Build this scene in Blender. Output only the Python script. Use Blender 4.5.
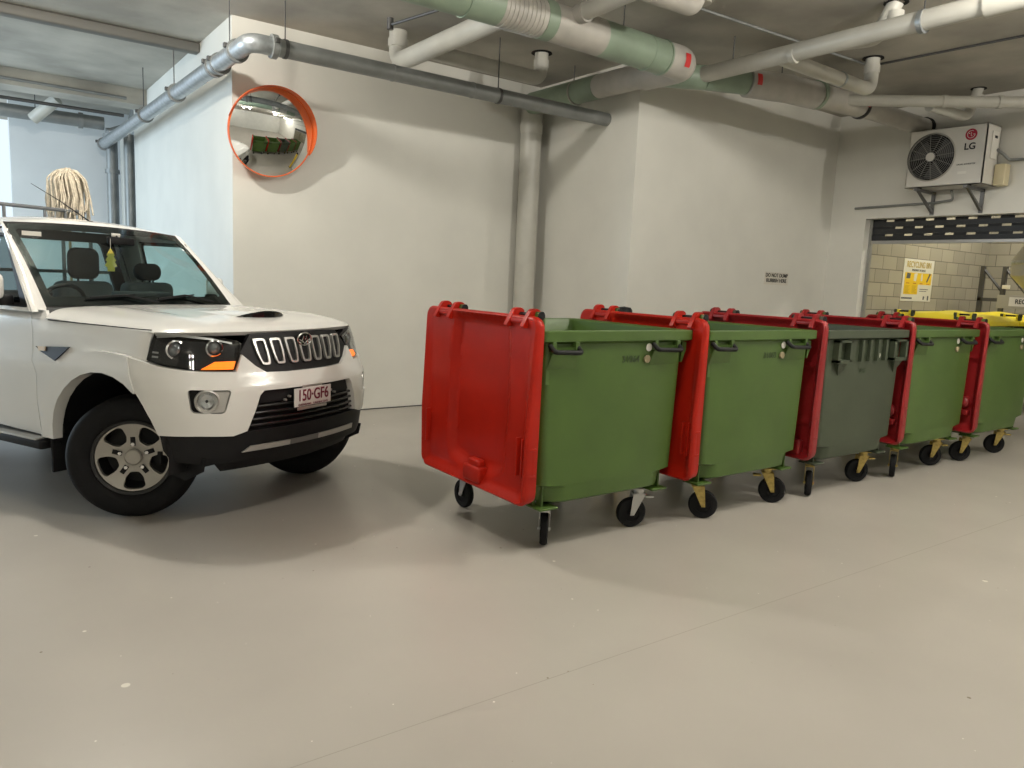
import bpy, bmesh, math, random
from mathutils import Vector, Matrix, geometry
random.seed(7)
for o in list(bpy.data.objects): bpy.data.objects.remove(o)
SC=bpy.context.scene; COL=SC.collection
pi=math.pi
# ---------------------------------------------------------------- camera, world, light, exposure
def norm(v): return Vector(v).normalized()
FP=750.0; H=1.6
_X=norm((1548-512,384-326,-FP)); _Y=norm((-20-512,384-256,-FP)); _Y=(_Y-_X*_X.dot(_Y)).normalized(); _Z=_X.cross(_Y)
cam=bpy.data.cameras.new('camera'); camo=bpy.data.objects.new('camera',cam); COL.objects.link(camo)
cam.sensor_fit='HORIZONTAL'; cam.sensor_width=36; cam.lens=FP/1024*36; cam.clip_start=.05; cam.clip_end=200
camo.matrix_world=Matrix((_X,_Y,_Z)).to_4x4(); camo.matrix_world.translation=(0,0,H)
SC.camera=camo
SC.view_settings.view_transform='Standard'; SC.view_settings.look='None'; SC.view_settings.gamma=1
SC.view_settings.use_curve_mapping=False; SC.view_settings.exposure=0.0
wd=bpy.data.worlds.new('sky'); SC.world=wd; wd.use_nodes=True
bg=wd.node_tree.nodes['Background']; bg.inputs[0].default_value=(.80,.92,1,1); bg.inputs[1].default_value=1.1
def area(name,loc,target,size,power,color,label=None):
    l=bpy.data.lights.new(name,'AREA'); l.shape='RECTANGLE'; l.size,l.size_y=size; l.energy=power; l.color=color
    o=bpy.data.objects.new(name,l); COL.objects.link(o); o.location=loc
    o.rotation_euler=(Vector(target)-Vector(loc)).to_track_quat('-Z','Y').to_euler(); return o
WARM=(1,.95,.86); COOL=(.68,.85,1)
# room lamps: (x, y, rotz, power) - each sits under a ceiling batten built further down
LAMPS=[(.70,6.16,0,115),(5.6,1.4,pi/2,132),(1.9,1.9,0,78),(9.0,-.6,pi/2,95),(12.6,4.2,0,85),(-1.5,-2.5,0,55)]
for i,(x,y,rz,p) in enumerate(LAMPS):
    for k in((-.3,.3) if i else (-.05,.05)):
        l=bpy.data.lights.new('batten_light','POINT'); l.energy=p; l.color=WARM; l.shadow_soft_size=.07
        o=bpy.data.objects.new('batten_light',l); COL.objects.link(o); o.location=(x+k*math.cos(rz),y+k*math.sin(rz),3.86)
area('entry_daylight',(-4.5,12.2,2.0),(2,11.4,2.5),(3.6,3.4),400,COOL)

# ---------------------------------------------------------------- helpers
MATS={}
def mat(name,col,rough=.5,metal=0,noise=0,nscale=6,bump=0,bscale=40,spec=None,coat=0,emit=None,estr=0,alt=None):
    if name in MATS: return MATS[name]
    m=bpy.data.materials.new(name); m.use_nodes=True; nt=m.node_tree; b=nt.nodes['Principled BSDF']
    c=(*col,1)
    b.inputs['Base Color'].default_value=c; b.inputs['Roughness'].default_value=rough; b.inputs['Metallic'].default_value=metal
    if spec is not None: b.inputs['Specular IOR Level'].default_value=spec
    if coat: b.inputs['Coat Weight'].default_value=coat; b.inputs['Coat Roughness'].default_value=.04
    if emit: b.inputs['Emission Color'].default_value=(*emit,1); b.inputs['Emission Strength'].default_value=estr
    tc=nt.nodes.new('ShaderNodeTexCoord')
    if noise:
        n=nt.nodes.new('ShaderNodeTexNoise'); n.inputs['Scale'].default_value=nscale; n.inputs['Detail'].default_value=6
        nt.links.new(tc.outputs['Object'],n.inputs['Vector'])
        r=nt.nodes.new('ShaderNodeValToRGB'); a=alt or tuple(v*(1-noise) for v in col)
        r.color_ramp.elements[0].position=.33; r.color_ramp.elements[1].position=.66
        r.color_ramp.elements[0].color=(*a,1); r.color_ramp.elements[1].color=(*(min(1,v*(1+noise*.5)) for v in col),1)
        nt.links.new(n.outputs['Fac'],r.inputs['Fac']); nt.links.new(r.outputs['Color'],b.inputs['Base Color'])
    if bump:
        n2=nt.nodes.new('ShaderNodeTexNoise'); n2.inputs['Scale'].default_value=bscale; n2.inputs['Detail'].default_value=3
        nt.links.new(tc.outputs['Object'],n2.inputs['Vector'])
        bp=nt.nodes.new('ShaderNodeBump'); bp.inputs['Strength'].default_value=bump; bp.inputs['Distance'].default_value=.01
        nt.links.new(n2.outputs['Fac'],bp.inputs['Height']); nt.links.new(bp.outputs['Normal'],b.inputs['Normal'])
    MATS[name]=m; return m
def glassmat(name,tint,gloss_rough=.02,refl=.08):
    m=bpy.data.materials.new(name); m.use_nodes=True; nt=m.node_tree; nt.nodes.clear()
    o=nt.nodes.new('ShaderNodeOutputMaterial'); t=nt.nodes.new('ShaderNodeBsdfTransparent'); t.inputs[0].default_value=(*tint,1)
    g=nt.nodes.new('ShaderNodeBsdfGlossy'); g.inputs['Roughness'].default_value=gloss_rough
    lw_=nt.nodes.new('ShaderNodeLayerWeight'); lw_.inputs[0].default_value=.5
    pw=nt.nodes.new('ShaderNodeMath'); pw.operation='POWER'; pw.inputs[1].default_value=4.5; nt.links.new(lw_.outputs['Facing'],pw.inputs[0])
    f=nt.nodes.new('ShaderNodeMath'); f.operation='MULTIPLY_ADD'; f.inputs[1].default_value=.85; f.inputs[2].default_value=.05; nt.links.new(pw.outputs[0],f.inputs[0])
    x=nt.nodes.new('ShaderNodeMixShader'); nt.links.new(f.outputs[0],x.inputs[0]); nt.links.new(t.outputs[0],x.inputs[1]); nt.links.new(g.outputs[0],x.inputs[2])
    nt.links.new(x.outputs[0],o.inputs[0]); MATS[name]=m; return m

class MB:
    def __init__(s): s.v=[]; s.f=[]
    def add(s,vs,fs):
        n=len(s.v); s.v+=[tuple(v) for v in vs]; s.f+=[tuple(i+n for i in f) for f in fs]; return s
    def box(s,x0,x1,y0,y1,z0,z1,M=None):
        vs=[(x,y,z) for x in(x0,x1) for y in(y0,y1) for z in(z0,z1)]
        if M is not None: vs=[M@Vector(v) for v in vs]
        return s.add(vs,[(0,1,3,2),(4,6,7,5),(0,4,5,1),(2,3,7,6),(0,2,6,4),(1,5,7,3)])
    def rbox(s,x0,x1,y0,y1,z0,z1,r=.01,M=None,seg=3):
        bm=bmesh.new(); bmesh.ops.create_cube(bm,size=1)
        for v in bm.verts: v.co=Vector(((x0+x1)/2+v.co.x*(x1-x0),(y0+y1)/2+v.co.y*(y1-y0),(z0+z1)/2+v.co.z*(z1-z0)))
        bmesh.ops.bevel(bm,geom=bm.edges[:],offset=r,segments=seg,affect='EDGES',profile=.5)
        bm.verts.index_update()
        vs=[(M@v.co if M is not None else v.co) for v in bm.verts]; fs=[[v.index for v in f.verts] for f in bm.faces]; bm.free()
        return s.add(vs,fs)
    def tube(s,pts,r,seg=16,caps=True,closed=False):
        pts=[Vector(p) for p in pts]; n=len(pts); rings=[]
        rr=r if isinstance(r,(list,tuple)) else [r]*n
        t0=(pts[1]-pts[0]).normalized(); up=Vector((0,0,1)) if abs(t0.z)<.9 else Vector((1,0,0))
        nrm=t0.cross(up).normalized(); vs=[]
        for i,p in enumerate(pts):
            if closed: t=(pts[(i+1)%n]-pts[i-1]).normalized()
            else: t=((pts[min(i+1,n-1)]-pts[i]).normalized()+(pts[i]-pts[max(i-1,0)]).normalized()).normalized()
            nrm=(nrm-t*nrm.dot(t)).normalized(); b=t.cross(nrm)
            for k in range(seg):
                a=2*pi*k/seg; vs.append(p+(nrm*math.cos(a)+b*math.sin(a))*rr[i])
        fs=[]
        m=n if closed else n-1
        for i in range(m):
            for k in range(seg):
                j=(i+1)%n; fs.append((i*seg+k,i*seg+(k+1)%seg,j*seg+(k+1)%seg,j*seg+k))
        if caps and not closed: fs.append(tuple(range(seg))[::-1]); fs.append(tuple((n-1)*seg+k for k in range(seg)))
        return s.add(vs,fs)
    def cyl(s,a,b,r,seg=24,r2=None): return s.tube([a,b],[r,r if r2 is None else r2],seg)
    def lathe(s,prof,seg=32,M=None,close=False):   # prof: (r, h) about local Z
        vs=[];n=len(prof)
        for r,h in prof:
            for k in range(seg):
                a=2*pi*k/seg; v=Vector((r*math.cos(a),r*math.sin(a),h)); vs.append(M@v if M is not None else v)
        fs=[]
        for i in range(n if close else n-1):
            j=(i+1)%n
            for k in range(seg): fs.append((i*seg+k,i*seg+(k+1)%seg,j*seg+(k+1)%seg,j*seg+k))
        return s.add(vs,fs)
    def prism(s,poly,d0,d1,M=None):   # poly in local xy, extruded along z d0..d1
        n=len(poly); vs=[Vector((x,y,d0)) for x,y in poly]+[Vector((x,y,d1)) for x,y in poly]
        if M is not None: vs=[M@v for v in vs]
        return s.add(vs,[tuple(range(n))[::-1],tuple(range(n,2*n))]+[(i,(i+1)%n,n+(i+1)%n,n+i) for i in range(n)])
    def grid(s,fn,nu,nv):
        vs=[fn(i/nu,j/nv) for i in range(nu+1) for j in range(nv+1)]
        fs=[(i*(nv+1)+j,(i+1)*(nv+1)+j,(i+1)*(nv+1)+j+1,i*(nv+1)+j+1) for i in range(nu) for j in range(nv)]
        return s.add(vs,fs)
    def loft(s,loops,caps=True):
        n=len(loops[0]); vs=[v for l in loops for v in l]; fs=[]
        for i in range(len(loops)-1):
            for k in range(n): fs.append((i*n+k,i*n+(k+1)%n,(i+1)*n+(k+1)%n,(i+1)*n+k))
        if caps: fs.append(tuple(range(n))[::-1]); fs.append(tuple((len(loops)-1)*n+k for k in range(n)))
        return s.add(vs,fs)
    def build(s,name,m,parent=None,smooth=35,bevel=0,loc=None,rot=None,recalc=True):
        me=bpy.data.meshes.new(name); me.from_pydata([tuple(v) for v in s.v],[],s.f)
        if recalc:
            bm=bmesh.new(); bm.from_mesh(me); bmesh.ops.recalc_face_normals(bm,faces=bm.faces); bm.to_mesh(me); bm.free()
        me.materials.append(m)
        if smooth:
            me.polygons.foreach_set('use_smooth',[True]*len(me.polygons)); me.set_sharp_from_angle(angle=math.radians(smooth))
        o=bpy.data.objects.new(name,me); COL.objects.link(o)
        if parent is not None: o.parent=parent
        if loc is not None: o.location=loc
        if rot is not None: o.rotation_euler=rot
        if bevel:
            b=o.modifiers.new('bevel','BEVEL'); b.width=bevel; b.segments=2; b.limit_method='ANGLE'; b.angle_limit=math.radians(40)
        return o
def tag(o,label=None,cat=None,group=None,kind=None):
    if label: o['label']=label
    if cat: o['category']=cat
    if group: o['group']=group
    if kind: o['kind']=kind
    return o
def thing(name,label,cat,loc=(0,0,0),rz=0,group=None):
    o=bpy.data.objects.new(name,None); COL.objects.link(o); o.location=loc; o.rotation_euler=(0,0,rz); return tag(o,label,cat,group)
def struct(mb,name,m,parent=None,**k):
    o=mb.build(name,m,parent,**k)
    if parent is None: o['kind']='structure'
    return o
def text(name,body,size,m,parent,loc,rot,ext=.001,align='CENTER',sx=1,space=1,bold=0):
    c=bpy.data.curves.new(name,'FONT'); c.body=body; c.size=size; c.extrude=ext; c.align_x=align; c.align_y='CENTER'; c.space_character=space; c.offset=bold
    t=bpy.data.objects.new(name,c); COL.objects.link(t)
    dg=bpy.context.evaluated_depsgraph_get(); me=bpy.data.meshes.new_from_object(t.evaluated_get(dg))
    bpy.data.objects.remove(t); me.name=name; me.materials.clear(); me.materials.append(m)
    for v in me.vertices: v.co.x*=sx
    o=bpy.data.objects.new(name,me); COL.objects.link(o); o.parent=parent; o.location=loc; o.rotation_euler=rot; return o
def fillet(pts,r,n=8):
    pts=[Vector(p) for p in pts]; out=[pts[0]]
    for i in range(1,len(pts)-1):
        a,b,c=pts[i-1],pts[i],pts[i+1]; d1=(a-b).normalized(); d2=(c-b).normalized(); ang=d1.angle(d2)
        if ang>pi-.05: out.append(b); continue
        d=min(r/math.tan(ang/2),(a-b).length*.49,(c-b).length*.49)
        p,q=b+d1*d,b+d2*d
        for k in range(n+1):
            t=k/n; out.append(p*(1-t)**2+b*2*t*(1-t)+q*t*t)
    out.append(pts[-1]); return out
def inpoly(x,y,P):
    c=False; j=len(P)-1
    for i in range(len(P)):
        if (P[i][1]>y)!=(P[j][1]>y) and x<(P[j][0]-P[i][0])*(y-P[i][1])/(P[j][1]-P[i][1])+P[i][0]: c=not c
        j=i
    return c
def dens(P,sp):
    out=[]
    for i in range(len(P)):
        a=P[i];b=P[(i+1)%len(P)];n=max(1,int(math.hypot(b[0]-a[0],b[1]-a[1])/sp))
        for k in range(n): out.append((a[0]+(b[0]-a[0])*k/n,a[1]+(b[1]-a[1])*k/n))
    return out
def rounded(P,r,n=4):
    out=[]
    for i in range(len(P)):
        a,b,c=[Vector((*P[j],0)) for j in (i-1,i,(i+1)%len(P))]
        l=min(r,(a-b).length*.45,(c-b).length*.45); p=b+(a-b).normalized()*l;q=b+(c-b).normalized()*l
        for k in range(n+1):
            t=k/n;w=p*(1-t)**2+b*2*t*(1-t)+q*t*t; out.append((w.x,w.y))
    return out
def patch(mb,P,mapf,sp=.03,holes=(),thick=.02,base=0,edge=True):
    # closed outline P in a 2-D domain -> curved panel; its rim is rolled inward by `thick`
    loops=[dens(P,sp)]+[dens(h,sp) for h in holes]
    pts=[];edges=[]
    for l in loops:
        n=len(pts); pts+=l; edges+=[(n+i,n+(i+1)%len(l)) for i in range(len(l))]
    xs=[p[0] for p in loops[0]];ys=[p[1] for p in loops[0]]
    x=min(xs)+sp*.5; bl=list(pts); r=0
    while x<max(xs):
        y=min(ys)+sp*(.5+.5*(r%2))
        while y<max(ys):
            if inpoly(x,y,loops[0]) and not any(inpoly(x,y,h) for h in loops[1:]) and all((x-a)**2+(y-b)**2>(sp*.45)**2 for a,b in bl): pts.append((x,y))
            y+=sp
        x+=sp; r+=1
    res=geometry.delaunay_2d_cdt([Vector(p) for p in pts],edges,[],0,1e-6)
    vo,fo=res[0],res[2]; fs=[]
    for f in fo:
        cx=sum(vo[i].x for i in f)/len(f);cy=sum(vo[i].y for i in f)/len(f)
        if inpoly(cx,cy,loops[0]) and not any(inpoly(cx,cy,h) for h in loops[1:]): fs.append(tuple(f))
    mb.add([mapf(v.x,v.y,base) for v in vo],fs)
    if edge and thick:
        for l in loops:
            n=len(l); mb.add([mapf(a,b,base) for a,b in l]+[mapf(a,b,base-thick) for a,b in l],[(i,(i+1)%n,n+(i+1)%n,n+i) for i in range(n)])
    return mb

# ---------------------------------------------------------------- materials
wallp=mat('wall_paint',(.70,.69,.635),.55,noise=.05,nscale=1.5,bump=.08,bscale=25)
ceilm=mat('ceiling_concrete',(.42,.40,.35),.85,noise=.30,nscale=1.2,bump=.25,bscale=12)
def floor_mat():
    m=mat('floor_epoxy',(.455,.425,.378),.30,noise=.07,nscale=.9); nt=m.node_tree; b=nt.nodes['Principled BSDF']
    tc=[n for n in nt.nodes if n.type=='TEX_COORD'][0]; base=b.inputs['Base Color'].links[0].from_socket
    def specks(scale,th,col,prev):
        v=nt.nodes.new('ShaderNodeTexVoronoi'); v.inputs['Scale'].default_value=scale; nt.links.new(tc.outputs['Object'],v.inputs['Vector'])
        n=nt.nodes.new('ShaderNodeTexNoise'); n.inputs['Scale'].default_value=scale*.6; nt.links.new(tc.outputs['Object'],n.inputs['Vector'])
        ma=nt.nodes.new('ShaderNodeMath'); ma.operation='MULTIPLY'; ma.inputs[1].default_value=.12; nt.links.new(n.outputs['Fac'],ma.inputs[0])
        lt=nt.nodes.new('ShaderNodeMath'); lt.operation='LESS_THAN'; nt.links.new(v.outputs['Distance'],lt.inputs[0])
        sb=nt.nodes.new('ShaderNodeMath'); sb.operation='SUBTRACT'; sb.inputs[1].default_value=.12*.5-th; nt.links.new(ma.outputs[0],sb.inputs[0]); nt.links.new(sb.outputs[0],lt.inputs[1])
        mx=nt.nodes.new('ShaderNodeMix'); mx.data_type='RGBA'; nt.links.new(lt.outputs[0],mx.inputs[0]); nt.links.new(prev,mx.inputs[6]); mx.inputs[7].default_value=(*col,1)
        return mx.outputs[2]
    s=specks(4.5,.024,(.20,.16,.11),base); s=specks(3.1,.030,(.74,.71,.63),s); s=specks(7.3,.024,(.78,.75,.68),s); s=specks(9.1,.018,(.24,.19,.13),s)
    nt.links.new(s,b.inputs['Base Color'])
    n=nt.nodes.new('ShaderNodeTexNoise'); n.inputs['Scale'].default_value=2.2; n.inputs['Detail'].default_value=5; nt.links.new(tc.outputs['Object'],n.inputs['Vector'])
    mr=nt.nodes.new('ShaderNodeMapRange'); mr.inputs['To Min'].default_value=.24; mr.inputs['To Max'].default_value=.42; nt.links.new(n.outputs['Fac'],mr.inputs[0]); nt.links.new(mr.outputs[0],b.inputs['Roughness'])
    return m
floorm=floor_mat()
def block_mat():
    m=mat('concrete_block',(.40,.37,.29),.85,bump=.3,bscale=60); nt=m.node_tree; b=nt.nodes['Principled BSDF']; tc=[n for n in nt.nodes if n.type=='TEX_COORD'][0]
    sp=nt.nodes.new('ShaderNodeSeparateXYZ'); nt.links.new(tc.outputs['Object'],sp.inputs[0]); cb=nt.nodes.new('ShaderNodeCombineXYZ')
    ad=nt.nodes.new('ShaderNodeMath'); ad.operation='ADD'; nt.links.new(sp.outputs[0],ad.inputs[0]); nt.links.new(sp.outputs[1],ad.inputs[1])
    nt.links.new(ad.outputs[0],cb.inputs[0]); nt.links.new(sp.outputs[2],cb.inputs[1])
    br=nt.nodes.new('ShaderNodeTexBrick'); br.inputs['Scale'].default_value=1; br.inputs['Brick Width'].default_value=.4; br.inputs['Row Height'].default_value=.2
    br.inputs['Mortar Size'].default_value=.006; br.inputs['Mortar Smooth'].default_value=.1
    br.inputs['Color1'].default_value=(.42,.39,.30,1); br.inputs['Color2'].default_value=(.33,.31,.24,1); br.inputs['Mortar'].default_value=(.15,.14,.11,1)
    nt.links.new(cb.outputs[0],br.inputs['Vector']); nt.links.new(br.outputs['Color'],b.inputs['Base Color']); return m
blockm=block_mat()
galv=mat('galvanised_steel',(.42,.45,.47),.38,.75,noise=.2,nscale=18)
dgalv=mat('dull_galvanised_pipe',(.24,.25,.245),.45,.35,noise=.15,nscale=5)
steel=mat('dark_steel',(.10,.10,.10),.5,.7)
pvc=mat('pvc_pipe',(.50,.49,.44),.35,noise=.08,nscale=4)
lagw=mat('white_lagging',(.44,.42,.38),.45,noise=.12,nscale=5)
lagg=mat('green_lagging',(.25,.32,.24),.45,noise=.12,nscale=4)
red_st=mat('red_sticker',(.55,.03,.03),.5)
rubber=mat('black_rubber',(.009,.009,.010),.75,noise=.2,nscale=30,spec=.25)
black=mat('black_plastic',(.008,.008,.009),.5,spec=.25)
blackg=mat('gloss_black',(.008,.008,.009),.12)
chrome=mat('chrome',(.75,.75,.75),.12,1)
satin=mat('satin_silver',(.50,.49,.47),.35,.7)
alloy=mat('alloy_silver',(.44,.42,.38),.42,.55)
carw=mat('white_car_paint',(.74,.73,.70),.22,coat=.6)
zinc=mat('zinc_fork',(.55,.55,.54),.4,.6)
gold=mat('yellow_zinc_fork',(.50,.38,.12),.4,.6,noise=.3,nscale=30)
grn=mat('green_bin_plastic',(.060,.115,.020),.42,noise=.10,nscale=3,bump=.05,bscale=120)
dgrn=mat('grey_green_bin_plastic',(.048,.062,.036),.5,noise=.12,nscale=3,bump=.05,bscale=120)
redm=mat('red_lid_plastic',(.38,.013,.005),.36,spec=.22,noise=.10,nscale=4)
redf=mat('faded_red_lid_plastic',(.26,.010,.012),.38,noise=.12,nscale=4)
yel=mat('yellow_lid_plastic',(.80,.66,.02),.4,noise=.05,nscale=3)
white=mat('white_plastic',(.72,.70,.64),.4)
acw=mat('ac_white_metal',(.62,.60,.55),.35)
txt=mat('dark_text',(.02,.02,.02),.6)
maroon=mat('maroon_text',(.16,.01,.03),.5)
shut=mat('shutter_charcoal',(.02,.022,.026),.4)
seatm=mat('dark_seat_fabric',(.02,.02,.022),.9)
orange=mat('lit_orange_indicator',(.9,.25,.01),.3,emit=(1,.17,.01),estr=1.8)
amber=mat('amber_lens',(.8,.22,.02),.25)
glass=glassmat('windscreen_glass',(.62,.74,.72))
sglass=glassmat('tinted_side_glass',(.22,.25,.26))
lens=glassmat('clear_lens',(.80,.82,.83))
mop=mat('mop_cotton',(.60,.53,.42),.95,noise=.25,nscale=40)
mirm=mat('convex_mirror',(.86,.88,.88),.02,1)
orr=mat('orange_mirror_hood',(.72,.13,.025),.4)
slot=mat('lamp_tube',(.9,.9,.85),.4,emit=(1,.95,.85),estr=4)
postery=mat('poster_yellow',(.80,.55,.02),.6); posterw=mat('poster_white',(.72,.71,.62),.6); ink=mat('poster_ink',(.10,.11,.12),.6); gildt=mat('poster_heading_gold',(.50,.38,.09),.6)

# ---------------------------------------------------------------- room shell
XL,YB,XS,Y2,XD,ZC=2.272,8.073,6.175,6.261,10.154,4.08
struct(MB().box(-9,18,-6,17,-.15,0),'floor',floorm)
struct(MB().box(-9,18,-6,17,ZC,ZC+.2),'ceiling',ceilm)
struct(MB().box(XL,XS+.25,YB,YB+.25,0,ZC),'wall_back',wallp)
struct(MB().box(XL,XL+.25,YB+.25,13.4,0,ZC),'wall_left',wallp)
struct(MB().box(XS,XS+.25,Y2,YB,0,ZC),'wall_return',wallp)
struct(MB().box(XS+.25,XD,Y2,Y2+.25,0,ZC),'wall_bin_side',wallp)
TH=.22; YO=5.74; ZL=2.65; YN=1.4
w=MB().box(XD,XD+TH,YO,Y2+.25,0,ZC).box(XD,XD+TH,YN,YO,ZL,ZC).box(XD,XD+TH,-5,YN,0,ZC)
struct(w,'wall_right',wallp)
struct(MB().box(-9,XD,-5.25,-5,0,ZC),'wall_behind_camera',wallp)
# far end beyond the left wall
farp=mat('far_wall_paint',(.74,.77,.78),.6,noise=.05,nscale=1.5)
struct(MB().box(.69,3.4,14.6,14.85,0,ZC),'wall_far',farp)
struct(MB().box(3.15,3.4,13.4,14.6,0,ZC).box(2.53,3.15,13.15,13.4,0,ZC),'wall_far_recess',farp)
struct(MB().box(-4.9,-4.7,-5,10.3,0,ZC),'wall_daylight_block',wallp)  # unseen wall, added to keep the entry daylight off the car side
struct(MB().box(-9,XL,12.35,12.8,3.86,ZC),'trim_1',ceilm)
# low baseboard gap line
struct(MB().box(XL+.25,XS,YB-.004,YB,0,.012),'baseboard_back',steel)
# recycling room behind the shutter opening
struct(MB().box(XD+TH,17,5.92,6.1,0,ZC),'wall_recycling_side',blockm)
struct(MB().box(14.6,14.8,0,5.92,0,ZC),'wall_recycling_end',blockm)
struct(MB().box(XD+TH,14.6,-.2,0,0,ZC),'wall_recycling_near',blockm)
struct(MB().add([(-2.198,2.220,.0008),(7.630,2.127,.0008),(7.630,2.131,.0008),(-2.198,2.224,.0008)],[(0,1,2,3)]),'trim_2',mat('joint_sealant',(.36,.33,.28),.5))
# ceiling joints: conduit strips cast on the slab
def conduit(name,a,b,r,m,label): return tag(MB().cyl(a,b,r,8).build(name,m),label,'conduit')
tag(MB().rbox(-6,XL,9.30,9.45,ZC-.11,ZC-.002,.02).build('steel_channel',mat('channel_grey',(.16,.155,.14),.6,.3)),'dark grey steel channel fixed across the ceiling, ending at the left wall','channel')
conduit('ceiling_conduit',(4.9,4.84,ZC-.014),(8.0,4.70,ZC-.014),.013,dgalv,'thin pale conduit run straight along the ceiling above the bins')
conduit('ceiling_cable',(8.08,4.65,ZC-.012),(8.18,1.8,ZC-.012),.012,steel,'thin dark cable clipped to the ceiling beside the small elbow pipe')
conduit('wall_conduit',(3.9,YB-.03,ZC-.16),(XS-.02,YB-.03,ZC-.16),.02,pvc,'pale conduit along the back wall just below the ceiling')
conduit('beam_conduit',(-4,12.32,3.98),(2.0,12.32,3.92),.02,dgalv,'thin grey conduit along the face of the concrete drop beam')
# battens (outside the frame) that carry the lamps
def batten(x,y,rz,L,label):
    t=thing('ceiling_batten',label,'ceiling light',(x,y,3.98),rz,'fluorescent battens on the ceiling')
    MB().rbox(-L/2,L/2,-.07,.07,0,.06,.015).build('lamp_body',white,t)
    for s in(-.035,.035): MB().cyl((-L/2+.03,s,-.02),(L/2-.03,s,-.02),.014,12).build('lamp_tube',slot,t)
    MB().box(-.02,.02,-.02,.02,.05,.1).build('ceiling_mount',steel,t)
for i,(x,y,rz,p) in enumerate(LAMPS): batten(x,y,rz,1.2 if i else .9,'white twin tube batten light under the ceiling '+['left of the mirror by the car','in front of the bins','behind the camera','at the far right of the garage','inside the recycling room','at the near left corner of the garage'][i])

# ---------------------------------------------------------------- pipes
def pipe(name,label,segs,cat='pipe'):
    """segs: list of (points, radius, material, bend radius); first is the thing itself if alone"""
    t=thing(name,label,cat,segs[0][0][0])
    o0=Vector(segs[0][0][0])
    for i,(pts,r,m,br,pn) in enumerate(segs):
        MB().tube([Vector(p)-o0 for p in fillet(pts,br)],r,24).build(pn,m,t,smooth=50)
    t['o']=0; del t['o']; return t,o0
def ring(t,o0,p,d,r,w,m,name='collar'):
    p=Vector(p)-o0; d=Vector(d).normalized()*w/2
    return MB().cyl(p-d,p+d,r,24).build(name,m,t,smooth=50)
def hanger(t,o0,p,r,top=ZC):
    p=Vector(p)-o0; zt=top-o0.z
    m=MB().cyl((p.x,p.y,p.z+r),(p.x,p.y,zt),.006,8); m.build('hanger_rod',steel,t)
ZP=3.5
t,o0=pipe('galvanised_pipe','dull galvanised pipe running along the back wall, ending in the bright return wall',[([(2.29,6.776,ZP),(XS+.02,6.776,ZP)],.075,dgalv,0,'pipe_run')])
for x in(3.4,4.3,): ring(t,o0,(x,6.776,ZP),(1,0,0),.079,.02,dgalv)
for x in(2.36,4.62): hanger(t,o0,(x,6.776,ZP),.07); ring(t,o0,(x,6.776,ZP),(1,0,0),.081,.03,steel,'hanger_ring')
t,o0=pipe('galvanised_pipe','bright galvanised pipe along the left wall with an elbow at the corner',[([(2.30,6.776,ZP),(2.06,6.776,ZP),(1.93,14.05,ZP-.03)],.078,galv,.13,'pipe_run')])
for p,d in(((2.26,6.776,ZP),(1,0,0)),((2.06,7.15,ZP),(0,1,0)),((2.06,7.7,ZP),(0,1,0)),((2.05,7.85,ZP),(0,1,0)),((2.015,9.3,ZP-.01),(0,1,0)),((1.985,10.9,ZP-.015),(0,1,0)),((1.93,14.0,ZP-.03),(0,1,0))):
    ring(t,o0,p,d,.10,.05,dgalv,'pipe_coupling'); MB().rbox(-.02,.02,-.02,.02,-.02,.02,.004).build('coupling_bolt',steel,t,loc=Vector(p)-o0+Vector((-.1,0,.03) if d[1] else (0,-.1,.03)))
for y in(7.35,9.4,11.0): hanger(t,o0,(2.05-.018*(y-7.35),y,ZP),.075)
# far wall services
t,o0=pipe('fire_main_pipe','large grey pipe running across the far wall to the corner valve',[([(-6,13.9,3.77),(1.92,13.9,3.77)],.10,dgalv,0,'pipe_run')])
ring(t,o0,(1.6,13.9,3.77),(1,0,0),.12,.06,dgalv,'pipe_coupling'); hanger(t,o0,(1.0,13.9,3.77),.1)
t,o0=pipe('riser_pipe','dark vertical riser pipe in the far corner beside the pale strip',[([(2.04,14.0,.0),(2.04,14.0,3.72)],.085,dgalv,0,'pipe_run')])
ring(t,o0,(2.04,14.0,3.05),(0,0,1),.11,.06,dgalv,'pipe_coupling'); ring(t,o0,(2.04,14,3.6),(0,0,1),.12,.07,dgalv,'pipe_coupling')
MB().tube(fillet([(0,0,3.66),(.25,-.3,3.75),(.3,-.35,4.0)],.1),.075,16).build('branch_elbow',dgalv,t)
pipe('riser_pipe','dark vertical pipe standing at the end of the left wall',[([(2.22,13.55,0),(2.22,13.55,3.6)],.075,dgalv,0,'pipe_run')])
pipe('riser_pipe','pale vertical pipe between the two dark corner risers',[([(2.29,14.3,0),(2.29,14.3,3.75)],.08,pvc,0,'pipe_run')])
t,o0=pipe('stub_pipe','short pale pipe angling down from the beam by the far wall',[([(1.25,13.4,3.95),(.95,13.65,3.66)],.085,pvc,0,'pipe_run')]); hanger(t,o0,(1.25,13.4,3.95),.05)
pipe('sprinkler_pipe','thin dark pipe hung under the ceiling beyond the drop beam',[([(-4,13.2,3.86),(2.1,13.2,3.82)],.025,steel,0,'pipe_run')])
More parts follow.
